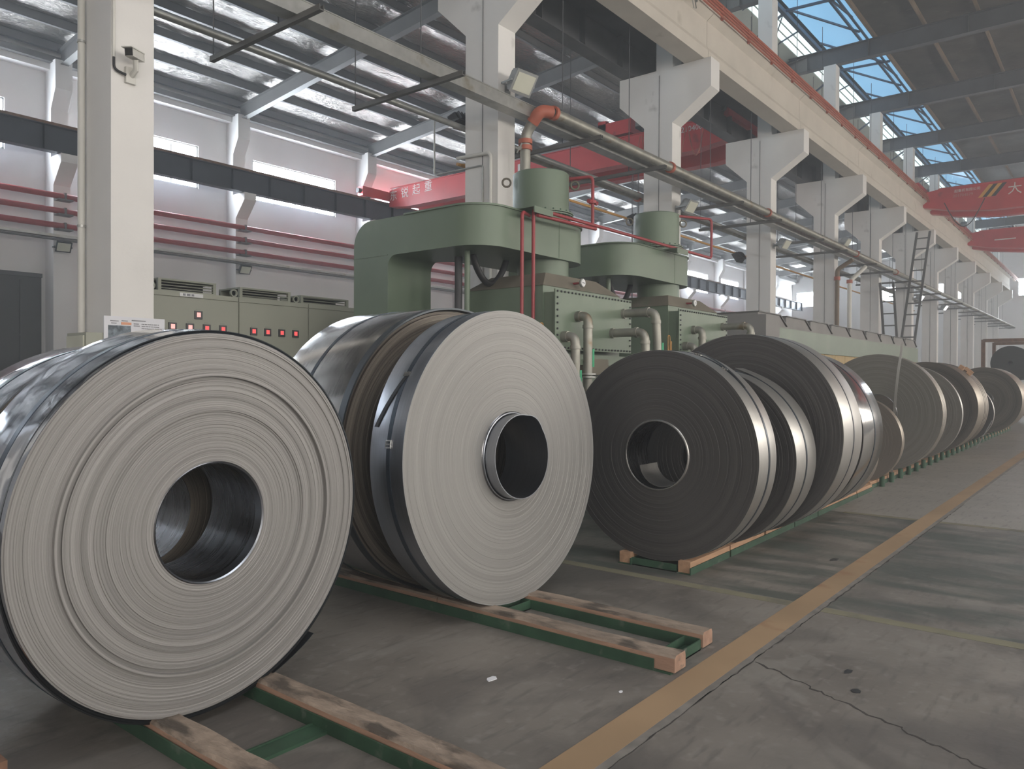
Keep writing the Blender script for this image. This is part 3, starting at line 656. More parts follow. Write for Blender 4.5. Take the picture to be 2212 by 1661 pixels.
cb1 = cabinet(4.40, 5.553, 'pale green control cabinet with five red lit meters', None, mt)
mb = MB(); mb.box(4.76, 5.06, 8.99, 9.0, 2.53, 2.575); cp = obj('icon_plate', mb, M['frame'], cb1)
mb = MB(); mb.box(4.80, 4.83, 8.985, 8.99, 2.54, 2.565); mb.box(4.85, 4.89, 8.985, 8.99, 2.54, 2.565); mb.box(4.91, 4.94, 8.985, 8.99, 2.54, 2.565); obj('icon', mb, M['ink'], cp)
cabinet(5.557, 6.637, 'pale green control cabinet with four red lit meters in a row', None, [(5.77, 2.15, 0), (5.98, 2.15, 0), (6.2, 2.15, 0), (6.42, 2.15, 0)])
cabinet(6.641, 7.75, 'pale green control cabinet with a plain door, next to the green arm', None, [])
roof_vent(4.52, 5.27, 2.735, 'slotted grey green vent box on the first cabinet beside the column')
roof_vent(5.60, 6.38, 2.725, 'slotted grey green vent box in the middle of the cabinet row')
roof_vent(6.55, 7.39, 2.70, 'slotted grey green vent box on the cabinet next to the green arm')

# ------------------------------------------------------------------ furnace fan units
def elbow_pipe(y_out, x, z, zdown, lean=0, r=.058):
    """stub out of the bolted panel, elbow, then down"""
    return fillet([(x, 5.30, z), (x, y_out, z), (x + lean, y_out - lean * .5, zdown)], .11, 6)
def machine(dx, near):
    w = 'nearer' if near else 'farther'
    r = thing('furnace_fan_unit', '%s green furnace fan unit with curved duct arm and round tank on top' % w, 'machine', (8.2 + dx, 6.1, 0), 'green furnace fan units')
    D = dx
    # duct arm: rounded plan, then the leg with its bends
    mb = MB(); plan = rrect(6.54 + D, 8.84 + D, 5.70, 6.95, .42, 10, (1, 0, 0, 1)); mb.prism(plan, 2, 3.08, 3.55)
    arm = obj('duct_arm', mb, M['green'], r, smooth=35)
    mb = MB(); rim_ = rrect(6.52 + D, 8.86 + D, 5.68, 6.95, .44, 10, (1, 0, 0, 1)); mb.prism(rim_, 2, 3.545, 3.565); obj('arm_lid', mb, M['green'], r, smooth=35)
    el = [(7.25, 0), (7.9, 0), (7.9, 3.23)] + [(7.58 + .32 * cos(radians(a)), 3.23 + .32 * sin(radians(a))) for a in range(10, 91, 10)] + [(6.95, 3.55), (6.95, 3.08)] + [(7.11 + .14 * sin(radians(a)), 2.94 + .14 * cos(radians(a))) for a in range(0, 91, 15)]
    mb = MB(); mb.prism(el, 0, 6.54 + D, 7.3 + D); obj('duct_leg', mb, M['green'], r, smooth=35)
    mb = MB(); mb.box(6.535 + D, 7.305 + D, 7.25, 7.905, 3.085, 3.093); obj('seam_strip', mb, M['green'], r)
    mb = MB(); mb.prism([(7.25 + D, 7.0), (7.3 + D, 7.0), (7.3 + D, 7.3)] + [(7.3 + .30 - .30 * cos(radians(a)) + D, 6.95 + .30 * (1 - sin(radians(a)))) for a in range(0, 91, 15)][::1] + [(7.25 + D, 6.95)], 2, 3.08, 3.55); obj('arm_gusset', mb, M['green'], r)
    mb = MB(); mb.box(8.05 + D, 8.056 + D, 5.696, 5.70, 3.09, 3.54); obj('weld_seam', mb, M['green'], r)
    # tank
    tx, ty = 8.22 + D, 6.12
    mb = MB(); mb.lathe([(.001, 4.25), (.355, 4.25), (.372, 4.235), (.372, 3.72), (.36, 3.72), (.36, 3.56)], 48, 2, (tx, ty, 0)); tk = obj('tank', mb, M['green'], r, smooth=35)
    mb = MB(); mb.lathe([(.36, 3.70), (.435, 3.70), (.435, 3.715), (.36, 3.715)], 48, 2, (tx, ty, 0), closed=True); mb.lathe([(.36, 3.675), (.43, 3.675), (.43, 3.69), (.36, 3.69)], 48, 2, (tx, ty, 0), closed=True); obj('tank_flange', mb, M['green'], r, smooth=35)
    mb = MB()
    for k in range(24):
        a = 2 * pi * k / 24; mb.lathe([(.001, 3.655), (.011, 3.655), (.011, 3.735), (.001, 3.735)], 6, 2, (tx + .41 * cos(a), ty + .41 * sin(a), 0))
    stuff(obj('flange_bolts', mb, M['green_dark'], r))
    for sx, sy in ((-.30, .28), (.30, -.28)):
        mb = MB(); c = Vector((tx + sx, ty + sy, 4.13)); d = Vector((sx, sy, 0)).normalized()
        mb.tube([c + d * .05 + d * .055 * cos(t) + Vector((0, 0, .055 * sin(t))) for t in [2 * pi * i / 14 for i in range(15)]], .014, 8, cap=False); obj('lifting_eye', mb, M['green_dusty'], tk, smooth=50)
    mb = MB(); mb.lathe([(.34, 2.80), (.34, 3.085), (.38, 3.085)], 40, 2, (tx, 6.08, 0)); mb.lathe([(.34, 2.845), (.42, 2.845), (.42, 2.865), (.34, 2.865)], 40, 2, (tx, 6.08, 0), closed=True); obj('neck', mb, M['green'], r, smooth=35)
    # hood
    x0, x1, y0, y1 = 7.41 + D, 9.18 + D, 5.48, 6.70
    mb = MB(); mb.box(x0, x1, y0, y1, 1.85, 2.67); obj('hood_box', mb, M['green'], r)
    mb = MB(); mb.hull8([(x0 - .012, y0 - .012, 2.67), (x1 + .012, y0 - .012, 2.67), (x1 + .012, y1 + .012, 2.67), (x0 - .012, y1 + .012, 2.67), (x0 + .19, y0 + .10, 2.845), (x1 - .45, y0 + .10, 2.845), (x1 - .45, y1 - .25, 2.845), (x0 + .19, y1 - .25, 2.845)]); obj('hood_roof', mb, M['green_dusty'], r)
    mb = MB(); mb.box(x0 + .02, x1 - .02, 5.31, y0, 1.93, 2.58); obj('panel_box', mb, M['green'], r)
    mb = MB(); mb.box(x0 - .01, x1 - .005, 5.29, 5.31, 1.895, 2.612); pn = obj('bolted_panel', mb, M['green'], r)
    mb = MB(); 
    def bolt(bx, bz): mb.lathe([(.001, 5.272), (.011, 5.272), (.013, 5.279), (.013, 5.29)], 6, 1, (bx, 0, bz))
    for k in range(23): bolt(x0 + .03 + k * (x1 - x0 - .075) / 22, 2.588); bolt(x0 + .03 + k * (x1 - x0 - .075) / 22, 1.92)
    for k in range(1, 9): bolt(x0 + .03, 1.92 + k * .668 / 9); bolt(x1 - .045, 1.92 + k * .668 / 9)
    stuff(obj('panel_bolts', mb, M['steel_dark'], pn))
    mb = MB(); mb.box(x0 + .02, x1 - .05, 5.42, y1, .0, 1.72); obj('base_body', mb, M['green'], r)
    mb = MB(); mb.box(x0 - .03, x1, 5.36, y1 + .05, 1.72, 1.85); obj('base_flange', mb, M['green'], r)
    mb = MB(); mb.box(x0 + .7, x0 + 1.2, 5.30, 5.42, 1.60, 1.80); obj('clamp_block', mb, M['green_dusty'], r)
    # gauge on its stem
    mb = MB(); mb.tube([(8.12 + D, 5.60, 2.755), (8.12 + D, 5.40, 2.755)], .014, 8); g = obj('gauge', mb, M['red_pipe'], r, smooth=50)
    mb = MB(); mb.lathe([(.001, 5.372), (.05, 5.372), (.055, 5.378), (.055, 5.40), (.001, 5.40)], 24, 1, (8.12 + D, 0, 2.755)); obj('gauge_case', mb, M['galv'], g, smooth=35)
    mb = MB(); mb.lathe([(.001, 5.369), (.046, 5.369), (.046, 5.372)], 24, 1, (8.12 + D, 0, 2.755)); mb2 = MB()
    obj('gauge_dial', mb, M['frame'], g)
    mb = MB(); mb.box(8.10 + D, 8.15 + D, 5.366, 5.369, 2.752, 2.758); obj('gauge_needle', mb, M['black'], g)
    # water pipes
    for (px, pz, yo, zd, ln, lab) in ((7.86, 2.31, 5.13, 1.05, 0, 'long straight down pipe with a flange'), (7.56, 2.05, 5.11, 1.3, 0, 'short left down pipe'), (8.96, 2.42, 4.80, 1.3, .05, 'upper right pipe reaching far forward'), (8.67, 2.145, 4.80, 1.3, .04, 'lower right pipe reaching far forward')):
        mb = MB(); mb.tube(elbow_pipe(yo, px + D, pz, zd, ln), .056, 14); p = obj('water_pipe', mb, M['galv_old'], r, smooth=50)
        def ring(c, ax, rr=.066, h=.02): m_ = MB(); m_.lathe([(.05, -h), (rr, -h), (rr, h), (.05, h)], 18, ax, c, closed=True); obj('pipe_collar', m_, M['galv_old'], p, smooth=35)
        ring((px + D, 5.27, pz), 1); ring((px + D, yo + .12, pz), 1); ring((px + D, yo, pz - .13), 2)
        mb = MB(); q = .6; mb.box(px + D + ln * .5 + .02, px + D + ln * .5 + .06, yo - ln * .3 - .055, yo - ln * .3 - .035, pz - .62, pz - .40); obj('green_label', mb, M['green_label'], p)
    mb = MB(); mb.lathe([(.05, 1.56), (.10, 1.56), (.10, 1.58), (.05, 1.58)], 20, 2, (7.86 + D, 5.13, 0), closed=True); mb.lathe([(.05, 1.595), (.10, 1.595), (.10, 1.615), (.05, 1.615)], 20, 2, (7.86 + D, 5.13, 0), closed=True)
    obj('pipe_flange', mb, M['galv'], r, smooth=35)
    # support posts and cooling hose
    mb = MB(); mb.tube([(6.86 + D, 6.2, 0), (6.86 + D, 6.2, 3.08)], .035, 12); obj('support_post', mb, M['green'], r, smooth=50)
    mb = MB(); mb.tube([(7.16 + D, 6.62, 0), (7.16 + D, 6.62, 3.08)], .05, 12); obj('support_post', mb, M['steel_dark'], r, smooth=50)
    mb = MB(); mb.tube([(7.12 + D + .66 * t, 6.35, 3.08 - .33 * sin(pi * t) ** .8) for t in [i / 16 for i in range(17)]], .042, 10); obj('hose', mb, M['rubber'], r, smooth=50)
    # burner fittings beside the hood
    for i in range(3): mb = MB(); mb.tube([(7.36 + D - .05 * i, 5.40, 1.7), (7.36 + D - .05 * i, 5.40, 2.12 - .06 * i)], .012, 8); obj('gas_tube', mb, M['orange_pipe'], r, smooth=50)
    mb = MB(); mb.tube(fillet([(7.30 + D, 5.38, 1.9), (7.28 + D, 5.38, 2.2), (7.22 + D, 5.38, 2.2), (7.22 + D, 5.38, 1.9)], .04), .008, 6); obj('gas_tube', mb, M['orange_pipe'], r, smooth=50)
    return r
machine(0, True); machine(3.2, False)
# red cooling water pipework
r = thing('red_pipework', 'thin red water pipes running from the nearer tank to the farther one', 'pipe', (7.2, 5.55, 0))
for pts in ([(7.09, 5.55, .05), (7.09, 5.55, 3.50), (7.32, 5.62, 3.50)], [(7.31, 5.55, .05), (7.31, 5.55, 3.575), (12.3, 5.55, 3.60), (12.3, 5.55, 4.26), (11.6, 5.95, 4.26)], [(7.32, 5.50, 3.49), (8.6, 5.50, 3.52)], [(8.6, 5.55, 3.58), (8.6, 5.55, 4.22), (8.45, 5.90, 4.20)]):
    mb = MB(); mb.tube(fillet(pts, .07, 5), .022, 10); obj('pipe_run', mb, M['red_pipe'], r, smooth=50)
mb = MB(); mb.lathe([(.02, 3.86), (.05, 3.86), (.05, 3.90), (.02, 3.90)], 14, 2, (8.6, 5.55, 0), closed=True); mb.tube([(8.5, 5.55, 3.88), (8.7, 5.55, 3.88)], .03, 8); obj('pipe_union', mb, M['red_pipe'], r, smooth=40)
for x in (7.45, 11.1):
    mb = MB(); mb.box(x - .25, x + .12, 5.46, 5.74, 3.567, 3.577); mb.box(x - .25, x + .12, 5.45, 5.465, 3.50, 3.577); obj('bracket', mb, M['green'], r)

# long furnace body behind the dark coils
r = thing('furnace', 'long low green furnace with grey stepped hoods behind the dark coils', 'furnace', (21, 6, 0))
mb = MB(); mb.box(14.6, 27.4, 5.3, 7.2, 2.12, 2.56); obj('green_casing', mb, M['green'], r)
mb = MB(); mb.box(14.6, 27.4, 5.5, 7.0, 0, 1.45); obj('plinth', mb, M['furn_grey'], r)
for i in range(16):
    a = 14.7 + .79 * i; mb = MB(); mb.box(a, a + .77, 5.34, 5.5, 1.45, 2.12); obj('firebrick_panel', mb, M['firebrick'], r)
mb = MB(); mb.box(14.7, 27.3, 5.5, 7.0, 1.45, 2.12); obj('brick_core', mb, M['firebrick'], r)
for i in range(9):
    a = 13.9 + 1.5 * i; mb = MB(); mb.prism([(a, 2.56), (a + 1.5, 2.56), (a + 1.5, 2.60), (a + 1.12, 2.80), (a + .02, 2.80)], 1, 5.36, 6.9); obj('hood', mb, M['furn_grey'], r)
    mb = MB(); mb.prism([(a, 2.80), (a + 1.13, 2.80), (a + 1.52, 2.60), (a + 1.52, 2.615), (a + 1.14, 2.818), (a, 2.818)], 1, 5.33, 6.92); obj('hood_cover', mb, M['steel_grey'], r)
mb = MB(); mb.box(13.9, 14.6, 5.2, 7.2, 0, 2.75); obj('end_box', mb, M['furn_grey'], r)

# ------------------------------------------------------------------ overhead pipe rack in front of the columns
r = thing('cable_channel', 'large galvanised cable channel running past the columns overhead', 'cable tray', (0, 7.5, 5.6))
mb = MB(); mb.box(XB + .5, 73, 7.4, 7.62, 5.67, 5.69); mb.box(XB + .5, 73, 7.4, 7.412, 5.69, 5.85); mb.box(XB + .5, 73, 7.608, 7.62, 5.69, 5.85); mb.box(XB + .5, 73, 7.39, 7.63, 5.85, 5.865); obj('channel_body', mb, M['galv'], r)
r = thing('water_main', 'weathered galvanised water main on the overhead rack, aisle side', 'pipe', (9.6, 7.2, 5.7))
mb = MB(); mb.tube(fillet([(9.72, 7.55, .3), (9.72, 7.55, 5.45), (9.76, 7.25, 5.78), (10.2, 7.2, 5.78), (73, 7.2, 5.78)], .16, 6), .085, 14); obj('pipe_run', mb, M['galv_old'], r, smooth=50)
for c, d in (((9.72, 7.55, 5.22), 2), ((9.72, 7.55, 5.32), 2), ((10.0, 7.2, 5.78), 0), ((14.0, 7.2, 5.78), 0), ((19.3, 7.2, 5.78), 0), ((27.4, 7.2, 5.78), 0), ((33.0, 7.2, 5.78), 0)):
    mb = MB(); mb.lathe([(.08, -.035), (.112, -.035), (.112, .035), (.08, .035)], 18, d, c, closed=True); obj('red_coupling', mb, M['red_rust'], r, smooth=35)
mb = MB(); mb.tube(fillet([(9.73, 7.42, 5.6), (9.75, 7.28, 5.77), (9.95, 7.205, 5.78)], .12, 6), .1, 14); obj('red_elbow', mb, M['red_rust'], r, smooth=50)
mb = MB(); mb.tube([(9.6, 7.55, 5.2), (9.50, 7.50, 5.16)], .03, 8); mb.tube([(9.52, 7.56, 5.1), (9.52, 7.46, 5.24)], .012, 6); obj('valve', mb, M['galv'], r)
r = thing('water_main', 'weathered pipe on the overhead rack behind the columns', 'pipe', (10, 9.0, 6.0))
mb = MB(); mb.tube([(10.2, 8.9, 5.755), (16.0, 8.9, 5.755)], .085, 12); obj('pipe_run', mb, M['galv_old'], r, smooth=50)
mb = MB(); mb.tube([(17, 8.9, 5.755), (46.0, 8.9, 5.755)], .085, 12); obj('pipe_run', mb, M['galv_old'], r, smooth=50)
mb = MB(); mb.lathe([(.08, -.035), (.112, -.035), (.112, .035), (.08, .035)], 18, 0, (15.7, 8.9, 5.755), closed=True); obj('red_coupling', mb, M['red_rust'], r, smooth=35)
r = thing('amber_gas_pipe', 'thin amber gas pipe running along behind the columns', 'pipe', (13, 9.0, 5.25))
mb = MB(); mb.tube([(9.8, 9.1, 5.25), (46, 9.1, 5.30)], .03, 8); obj('pipe_run', mb, M['orange_pipe'], r, smooth=50)
mb = MB(); mb.tube(fillet([(9.9, 8.85, .2), (9.9, 8.85, 5.2), (9.9, 9.1, 5.25)], .08), .03, 8); obj('pipe_run', mb, M['orange_pipe'], r, smooth=50)
r = thing('overhead_conduit', 'grey steel conduit under the foil roof, above the cabinets', 'conduit', (6, 8.85, 5.8))
mb = MB(); mb.tube([(XB + .5, 8.71, 5.72), (46, 8.71, 5.72)], .05, 10); obj('conduit_run', mb, M['galv'], r, smooth=50)
HORD = ORD + ['thirteenth', 'fourteenth', 'fifteenth', 'sixteenth', 'seventeenth', 'eighteenth', 'nineteenth', 'twentieth', 'twenty-first', 'twenty-second', 'twenty-third']
xs = [ 5.32, 7.64, 11.1, 13.4, 17.2, 19.7, 23.2, 25.6, 29.2, 31.6, 35.2, 37.6, 41, 44, 47, 50, 53, 56, 59, 62, 65, 68, 71]
for k, x in enumerate(xs):
    r = thing('rack_hanger', 'steel cross bar with hanging rods under the overhead pipes, %s from the left' % HORD[k], 'hanger', (x, 8, 5.55), 'hanging rack cross bars')
    mb = MB(); mb.box(x - .03, x + .03, 6.98, 9.25, 5.60, 5.612); mb.box(x - .03, x - .022, 6.98, 9.25, 5.612, 5.668); mb.box(x + .022, x + .03, 6.98, 9.25, 5.612, 5.668); obj('cross_bar', mb, M['steel_grey'], r)
    for y in (7.8, 9.21):
        mb = MB(); mb.tube([(x, y, 5.60), (x, y, 12.9 if y < 9 else 12.75)], .009, 6); obj('hanging_rod', mb, M['steel_dark'], r)
# pipes bent over the sides of the second and third columns
for k, (dx, lab) in enumerate(((0, 'second'), (5.985, 'third'))):
    r = thing('column_conduit', 'cream conduit bent over the side of the %s column' % lab, 'conduit', (9.43 + dx, 8.05, 3))
    mb = MB(); mb.tube(fillet([(9.42 + dx, 8.02, .3), (9.42 + dx, 8.02, 5.17), (9.42 + dx, 8.75, 5.2)], .09), .03, 10); obj('conduit_run', mb, M['conduit'], r, smooth=50)
    if k == 0: mb = MB(); mb.tube(fillet([(9.44, 8.2, .3), (9.44, 8.2, 5.0), (9.44, 9.3, 5.02), (9.44, 9.3, 6.0)], .05), .015, 8); obj('thin_conduit', mb, M['galv'], r, smooth=50)
for x, kk in ((27.41, 'fifth'), (27.41 + 1.0, 'fifth')):
    r = thing('column_pipe', 'vertical %s pipe by the fifth column' % ('brown weathered' if x < 28 else 'white'), 'pipe', (x, 7.75, 0))
    mb = MB(); mb.tube(fillet([(x, 7.8, .2), (x, 7.8, 5.3), (x, 7.3, 5.6)] if x < 28 else [(x + .1, 7.7, .2), (x + .1, 7.7, 5.0), (x + .6, 7.3, 5.55)], .1), .075, 10); obj('pipe_run', mb, M['purlin_brown'] if x < 28 else M['conduit'], r, smooth=50)
    mb = MB(); mb.lathe([(.07, -.06), (.1, -.06), (.1, .06), (.07, .06)], 14, 2, (x if x < 28 else x + .1, 7.8 if x < 28 else 7.7, 5.0), closed=True); obj('red_coupling', mb, M['red_rust'], r, smooth=35)

# ------------------------------------------------------------------ overhead cranes
def text_mesh(body, size, mt, parent, origin, xdir, name='lettering', depth=.004, up=(0, 0, 1), sx=1.0):
    c = bpy.data.curves.new('lettering', 'FONT'); c.body = body; c.size = size; c.extrude = depth; c.align_x = 'CENTER'; c.align_y = 'CENTER'; c.resolution_u = 2
    o = bpy.data.objects.new('tmp', c); COL.objects.link(o); dg = bpy.context.evaluated_depsgraph_get()
    me = bpy.data.meshes.new_from_object(o.evaluated_get(dg)); bpy.data.objects.remove(o)
    X = Vector(xdir).normalized() ; Z = Vector(up); Nn = X.cross(Z)
    for v in me.vertices: v.co = Vector(origin) + X * v.co.x * sx + Z * v.co.y + Nn * v.co.z
    me.materials.clear(); me.materials.append(mt); p = bpy.data.objects.new(name, me); COL.objects.link(p); p.parent = parent; p.location = -wloc(parent); return p
r = thing('overhead_crane', 'red double girder overhead crane crossing the foil roofed bay', 'crane', (22.5, 17, 8.6))
for x in (22.0, 23.7):
    mb = MB(); mb.prism([(24.3, 8.72), (23.2, 8.60), (10.6, 8.60), (9.4, 8.75), (9.4, 9.3), (10.6, 9.47), (23.2, 9.47), (24.3, 9.40)], 0, x, x + .42); obj('bridge_girder', mb, M['red_crane'], r)
    mb = MB(); mb.box(x - .05, x + .47, 9.5, 24.2, 9.46, 9.485); obj('girder_flange', mb, M['red_crane'], r)
    mb = MB(); mb.box(x + .17, x + .25, 9.8, 24.0, 9.485, 9.56); obj('trolley_rail', mb, M['rust'], r)
for y in (24.62, 9.0):
    mb = MB(); mb.box(20.7, 25.2, y - .16, y + .16, 9.0, 9.38); tr = obj('end_truck', mb, M['red_crane'], r)
    for x in (21.1, 24.8): mb = MB(); mb.lathe([(.001, y - .06), (.17, y - .06), (.17, y + .06), (.001, y + .06)], 20, 1, (x, 0, 9.13)); obj('wheel', mb, M['steel_dark'], tr, smooth=35)
    mb = MB(); mb.lathe([(.001, 20.55), (.1, 20.55), (.1, 20.7)], 14, 0, (0, y, 9.2)); obj('buffer', mb, M['black'], tr)
mb = MB(); mb.box(21.9, 24.2, 12.7, 14.1, 9.56, 9.75); hz = obj('trolley_frame', mb, M['red_crane'], r)
mb = MB(); mb.box(22.0, 22.3, 12.75, 14.0, 9.75, 10.05); mb.box(22.0, 22.5, 13.7, 14.0, 9.75, 10.15); obj('hoist_case', mb, M['red_crane'], hz)
mb = MB(); mb.tube([(23.2, 12.9, 9.95), (23.2, 13.9, 9.95)], .22, 16); obj('hoist_drum', mb, M['steel_dark'], hz, smooth=40)
for x, y in ((22.9, 13.2), (22.96, 13.2), (23.3, 13.2), (23.36, 13.2)): mb = MB(); mb.tube([(x, y, 9.7), (x, y, 3.4)], .012, 6); obj('hoist_rope', mb, M['steel_dark'], hz)
mb = MB(); mb.box(22.85, 23.42, 13.05, 13.35, 2.9, 3.4); mb.tube(fillet([(23.13, 13.2, 2.9), (23.13, 13.2, 2.7), (23.28, 13.2, 2.6), (23.2, 13.2, 2.45), (23.02, 13.2, 2.52)], .06), .04, 8); obj('hook_block', mb, M['red_crane'], hz)
for i in range(5):
    ya = 12.9 - .62 * i if i < 3 else 11.3 - .62 * (i - 3); mb = MB()
    mb.tube([(21.9, ya - .56 * t, 9.35 - (.95 + .12 * (i % 2)) * sin(pi * t)) for t in [k / 14 for k in range(15)]], .018, 6); obj('festoon_cable', mb, M['red_rust'], r, smooth=50)
for i, ch in enumerate('东锐起重'): text_mesh(ch, .46, M['sign_white'], r, (21.996, 24.05 - .68 * i, 9.13 + .03 * i), (0, -1, 0))
mb = MB(); mb.box(21.985, 22.0, 16.88, 17.42, 8.85, 9.33); cp = obj('capacity_plate', mb, M['sign_white'], r)
text_mesh('10t', .34, M['red_crane'], cp, (21.983, 17.15, 9.09), (0, -1, 0)).location = (0, 0, 0)
text_mesh('20210406', .24, M['sign_white'], r, (21.996, 10.72, 9.28), (0, -1, 0))
# right bay cranes
def aisle_crane(X, label, gap):
    r = thing('overhead_crane', label, 'crane', (X, 0, 9))
    for x in (X, X + gap):
        mb = MB(); mb.prism([(7.45, 9.25), (6.2, 8.95), (4.6, 8.76), (-7.5, 8.76), (-9.3, 9.2), (-9.3, 9.82), (-8, 9.9), (6.6, 9.9), (7.45, 9.78)][::-1], 0, x, x + .4); obj('bridge_girder', mb, M['red_crane'], r)
        mb = MB(); mb.box(x - .05, x + .45, -8, 6.6, 9.9, 9.925); obj('girder_flange', mb, M['red_crane'], r)
    for y in (7.35, -9.3):
        mb = MB(); mb.box(X - .9, X + gap + 1.3, y - .15, y + .15, 9.78, 10.12); tr = obj('end_truck', mb, M['red_crane'], r)
        for x in (X - .5, X + gap + .9): mb = MB(); mb.lathe([(.001, y - .06), (.17, y - .06), (.17, y + .06), (.001, y + .06)], 20, 1, (x, 0, 9.91)); obj('wheel', mb, M['steel_dark'], tr, smooth=35)
    return r
c2 = aisle_crane(38.0, 'red overhead crane with amber and black stripes above the aisle', 1.6)
for k, m_ in enumerate(('sign_orange', 'black', 'sign_orange', 'black')):
    y = 5.10 - .16 * k; mb = MB(); mb.add([(37.99, y, 9.32), (37.99, y - .16, 9.32), (37.99, y - .56, 9.83), (37.99, y - .40, 9.83), (38.0, y, 9.32), (38.0, y - .16, 9.32), (38.0, y - .56, 9.83), (38.0, y - .40, 9.83)], [(0, 1, 2, 3), (7, 6, 5, 4), (0, 4, 5, 1), (1, 5, 6, 2), (2, 6, 7, 3), (3, 7, 4, 0)]); obj('warning_stripe', mb, M[m_], c2)
text_mesh('大', .52, M['sign_white'], c2, (37.992, 3.78, 9.50), (0, -1, 0))
text_mesh('201704579', .17, mat('faded_lettering_paint', (.55, .25, .25), .6), c2, (37.992, 5.66, 9.52), (0, -1, 0))
text_mesh('起重机有限公司', .14, M['sign_white'], c2, (37.992, 5.5, 9.72), (0, -1, 0))
mb = MB(); mb.tube([(37.6, 6.3 - 1.5 * t, 9.2 - 1.1 * sin(pi * t)) for t in [k / 14 for k in range(15)]], .02, 6); obj('hanging_cable', mb, M['rubber'], c2, smooth=50)
c3 = aisle_crane(50.0, 'plain dark red overhead crane farther down the aisle', 1.6)
mb = MB(); mb.box(49.99, 50.0, 4.9, 5.9, 9.3, 9.36); obj('faded_lettering', mb, M['sign_white'], c3)

# ------------------------------------------------------------------ cradles of green steel angle and timber
def cradle_y(xa, xb, y0, y1, label, bars, gap_w=.13):
    """two timbers in green angle running along y; outer edges xa .. xb"""
    r = thing('coil_cradle', label, 'rack', ((xa + xb) / 2, (y0 + y1) / 2, 0), 'timber and green steel coil cradles')
    for k, (a, b) in enumerate(((xa, xa + gap_w), (xb - gap_w, xb))):
        mb = MB(); e0, e1 = y0 + .05 * k, y1
        mb.box(a - .012, b + .012, e0, e1, 0, .008)
        for q in (a - .012, b + .004): mb.box(q, q + .008, e0 + (.10 if (k == 0) == (q < a) else 0), e1, .008, .062)
        obj('green_channel', mb, M['green_dark'], r)
        # timber in three lengths, edges a little uneven
        n = 3; L = (e1 - e0) / n
        for i in range(n):
            rr = random.Random(k * 7 + i + int(xa * 10)); ya, yb = e0 + L * i + .003 - (0.0 if i else .02), e0 + L * (i + 1) - .003
            mb = MB(); st = 10; ring = []
            for j in range(st + 1):
                y = ya + (yb - ya) * j / st
                w = lambda s: rr.uniform(-s, s)
                ring.append([(a + .002, y, .01), (b - .002, y, .01), (b - .002, y, .075 + w(.003)), (b - .016 + w(.006), y, .096 + w(.003)), (a + .014 + w(.006), y, .096 + w(.003)), (a + .002, y, .082 + w(.003))])
            vs = [p for q in ring for p in q]; m = 6
            fs = [(j * m + q, j * m + (q + 1) % m, (j + 1) * m + (q + 1) % m, (j + 1) * m + q) for j in range(st) for q in range(m)] + [tuple(range(m - 1, -1, -1)), tuple(range(st * m, st * m + m))]
            mi = [1 if q in (2, 3, 4) else 0 for j in range(st) for q in range(m)] + [0, 0]
            mb.add(vs, fs); mb.m = mi; obj('timber', mb, [M['wood'], M['wood_worn']], r)
    for (y, w, kind) in bars:
        mb = MB()
        if kind == 'flat': mb.box(xa + gap_w + .012, xb - gap_w - .012, y - w / 2, y + w / 2, 0, .014); mb.box(xa + gap_w + .012, xb - gap_w - .012, y + w / 2 - .01, y + w / 2, .014, .02)
        else: mb.box(xa + gap_w + .012, xb - gap_w - .012, y - w / 2, y - w / 2 + .008, 0, .06); mb.box(xa + gap_w + .012, xb - gap_w - .012, y + w / 2, y + w / 2 + .008, 0, .06); mb.box(xa + gap_w + .012, xb - gap_w - .012, y - w / 2, y + w / 2, 0, .008)
        obj('cross_bar', mb, M['green_dark'], r)
    return r
cradle_y(1.575, 2.24, 1.75, 6.4, 'timber cradle with green steel edges under the nearest pale coil', ((2.76, .11, 'flat'), (4.4, .11, 'flat')))
cradle_y(3.665, 4.245, 1.86, 7.0, 'timber cradle with green steel edges under the second pale coil', ((1.95, .10, 'box'), (3.17, .09, 'box'), (5.2, .09, 'box')))
def cradle_x(x0, x1, yr0, yr1, half, label, nt_):
    r = thing('coil_cradle', label, 'rack', ((x0 + x1) / 2, yr0 + half, 0), 'timber and green steel coil cradles')
    for s in (0, 1):
        n = nt_
        for i in range(n):
            a, b = x0 + (x1 - x0) * i / n, x0 + (x1 - x0) * (i + 1) / n
            ya = yr0 + (yr1 - yr0) * i / n + s * (2 * half); yb = yr0 + (yr1 - yr0) * (i + 1) / n + s * (2 * half)
            g = .02 if i % 2 else .05
            mb = MB(); mb.hull8([(a + g, ya, .008), (b, yb, .008), (b, yb + .105, .008), (a + g, ya + .105, .008), (a + g, ya, .098), (b, yb, .095), (b, yb + .105, .095), (a + g, ya + .105, .098)]); obj('timber', mb, M['wood_x'], r)
            mb = MB(); g2 = .0 if i % 3 else .03
            mb.hull8([(a + g2, ya - .014, 0), (b - g2, yb - .014, 0), (b - g2, yb - .004, 0), (a + g2, ya - .004, 0), (a + g2, ya - .014, .055), (b - g2, yb - .014, .055), (b - g2, yb - .004, .055), (a + g2, ya - .004, .055)])
            mb.hull8([(a + g2, ya - .004, 0), (b - g2, yb - .004, 0), (b - g2, yb + .11, 0), (a + g2, ya + .11, 0), (a + g2, ya - .004, .007), (b - g2, yb - .004, .007), (b - g2, yb + .11, .007), (a + g2, ya + .11, .007)])
            obj('green_angle', mb, M['green_dark'], r)
    for x in (x0 + .05, (x0 + x1) / 2):
        mb = MB(); mb.box(x, x + .01, yr0 + .12, yr0 + 2 * half - .012, 0, .062); mb.box(x, x + .09, yr0 + .12, yr0 + 2 * half - .012, 0, .008); obj('cross_bar', mb, M['green_dark'], r)
    return r
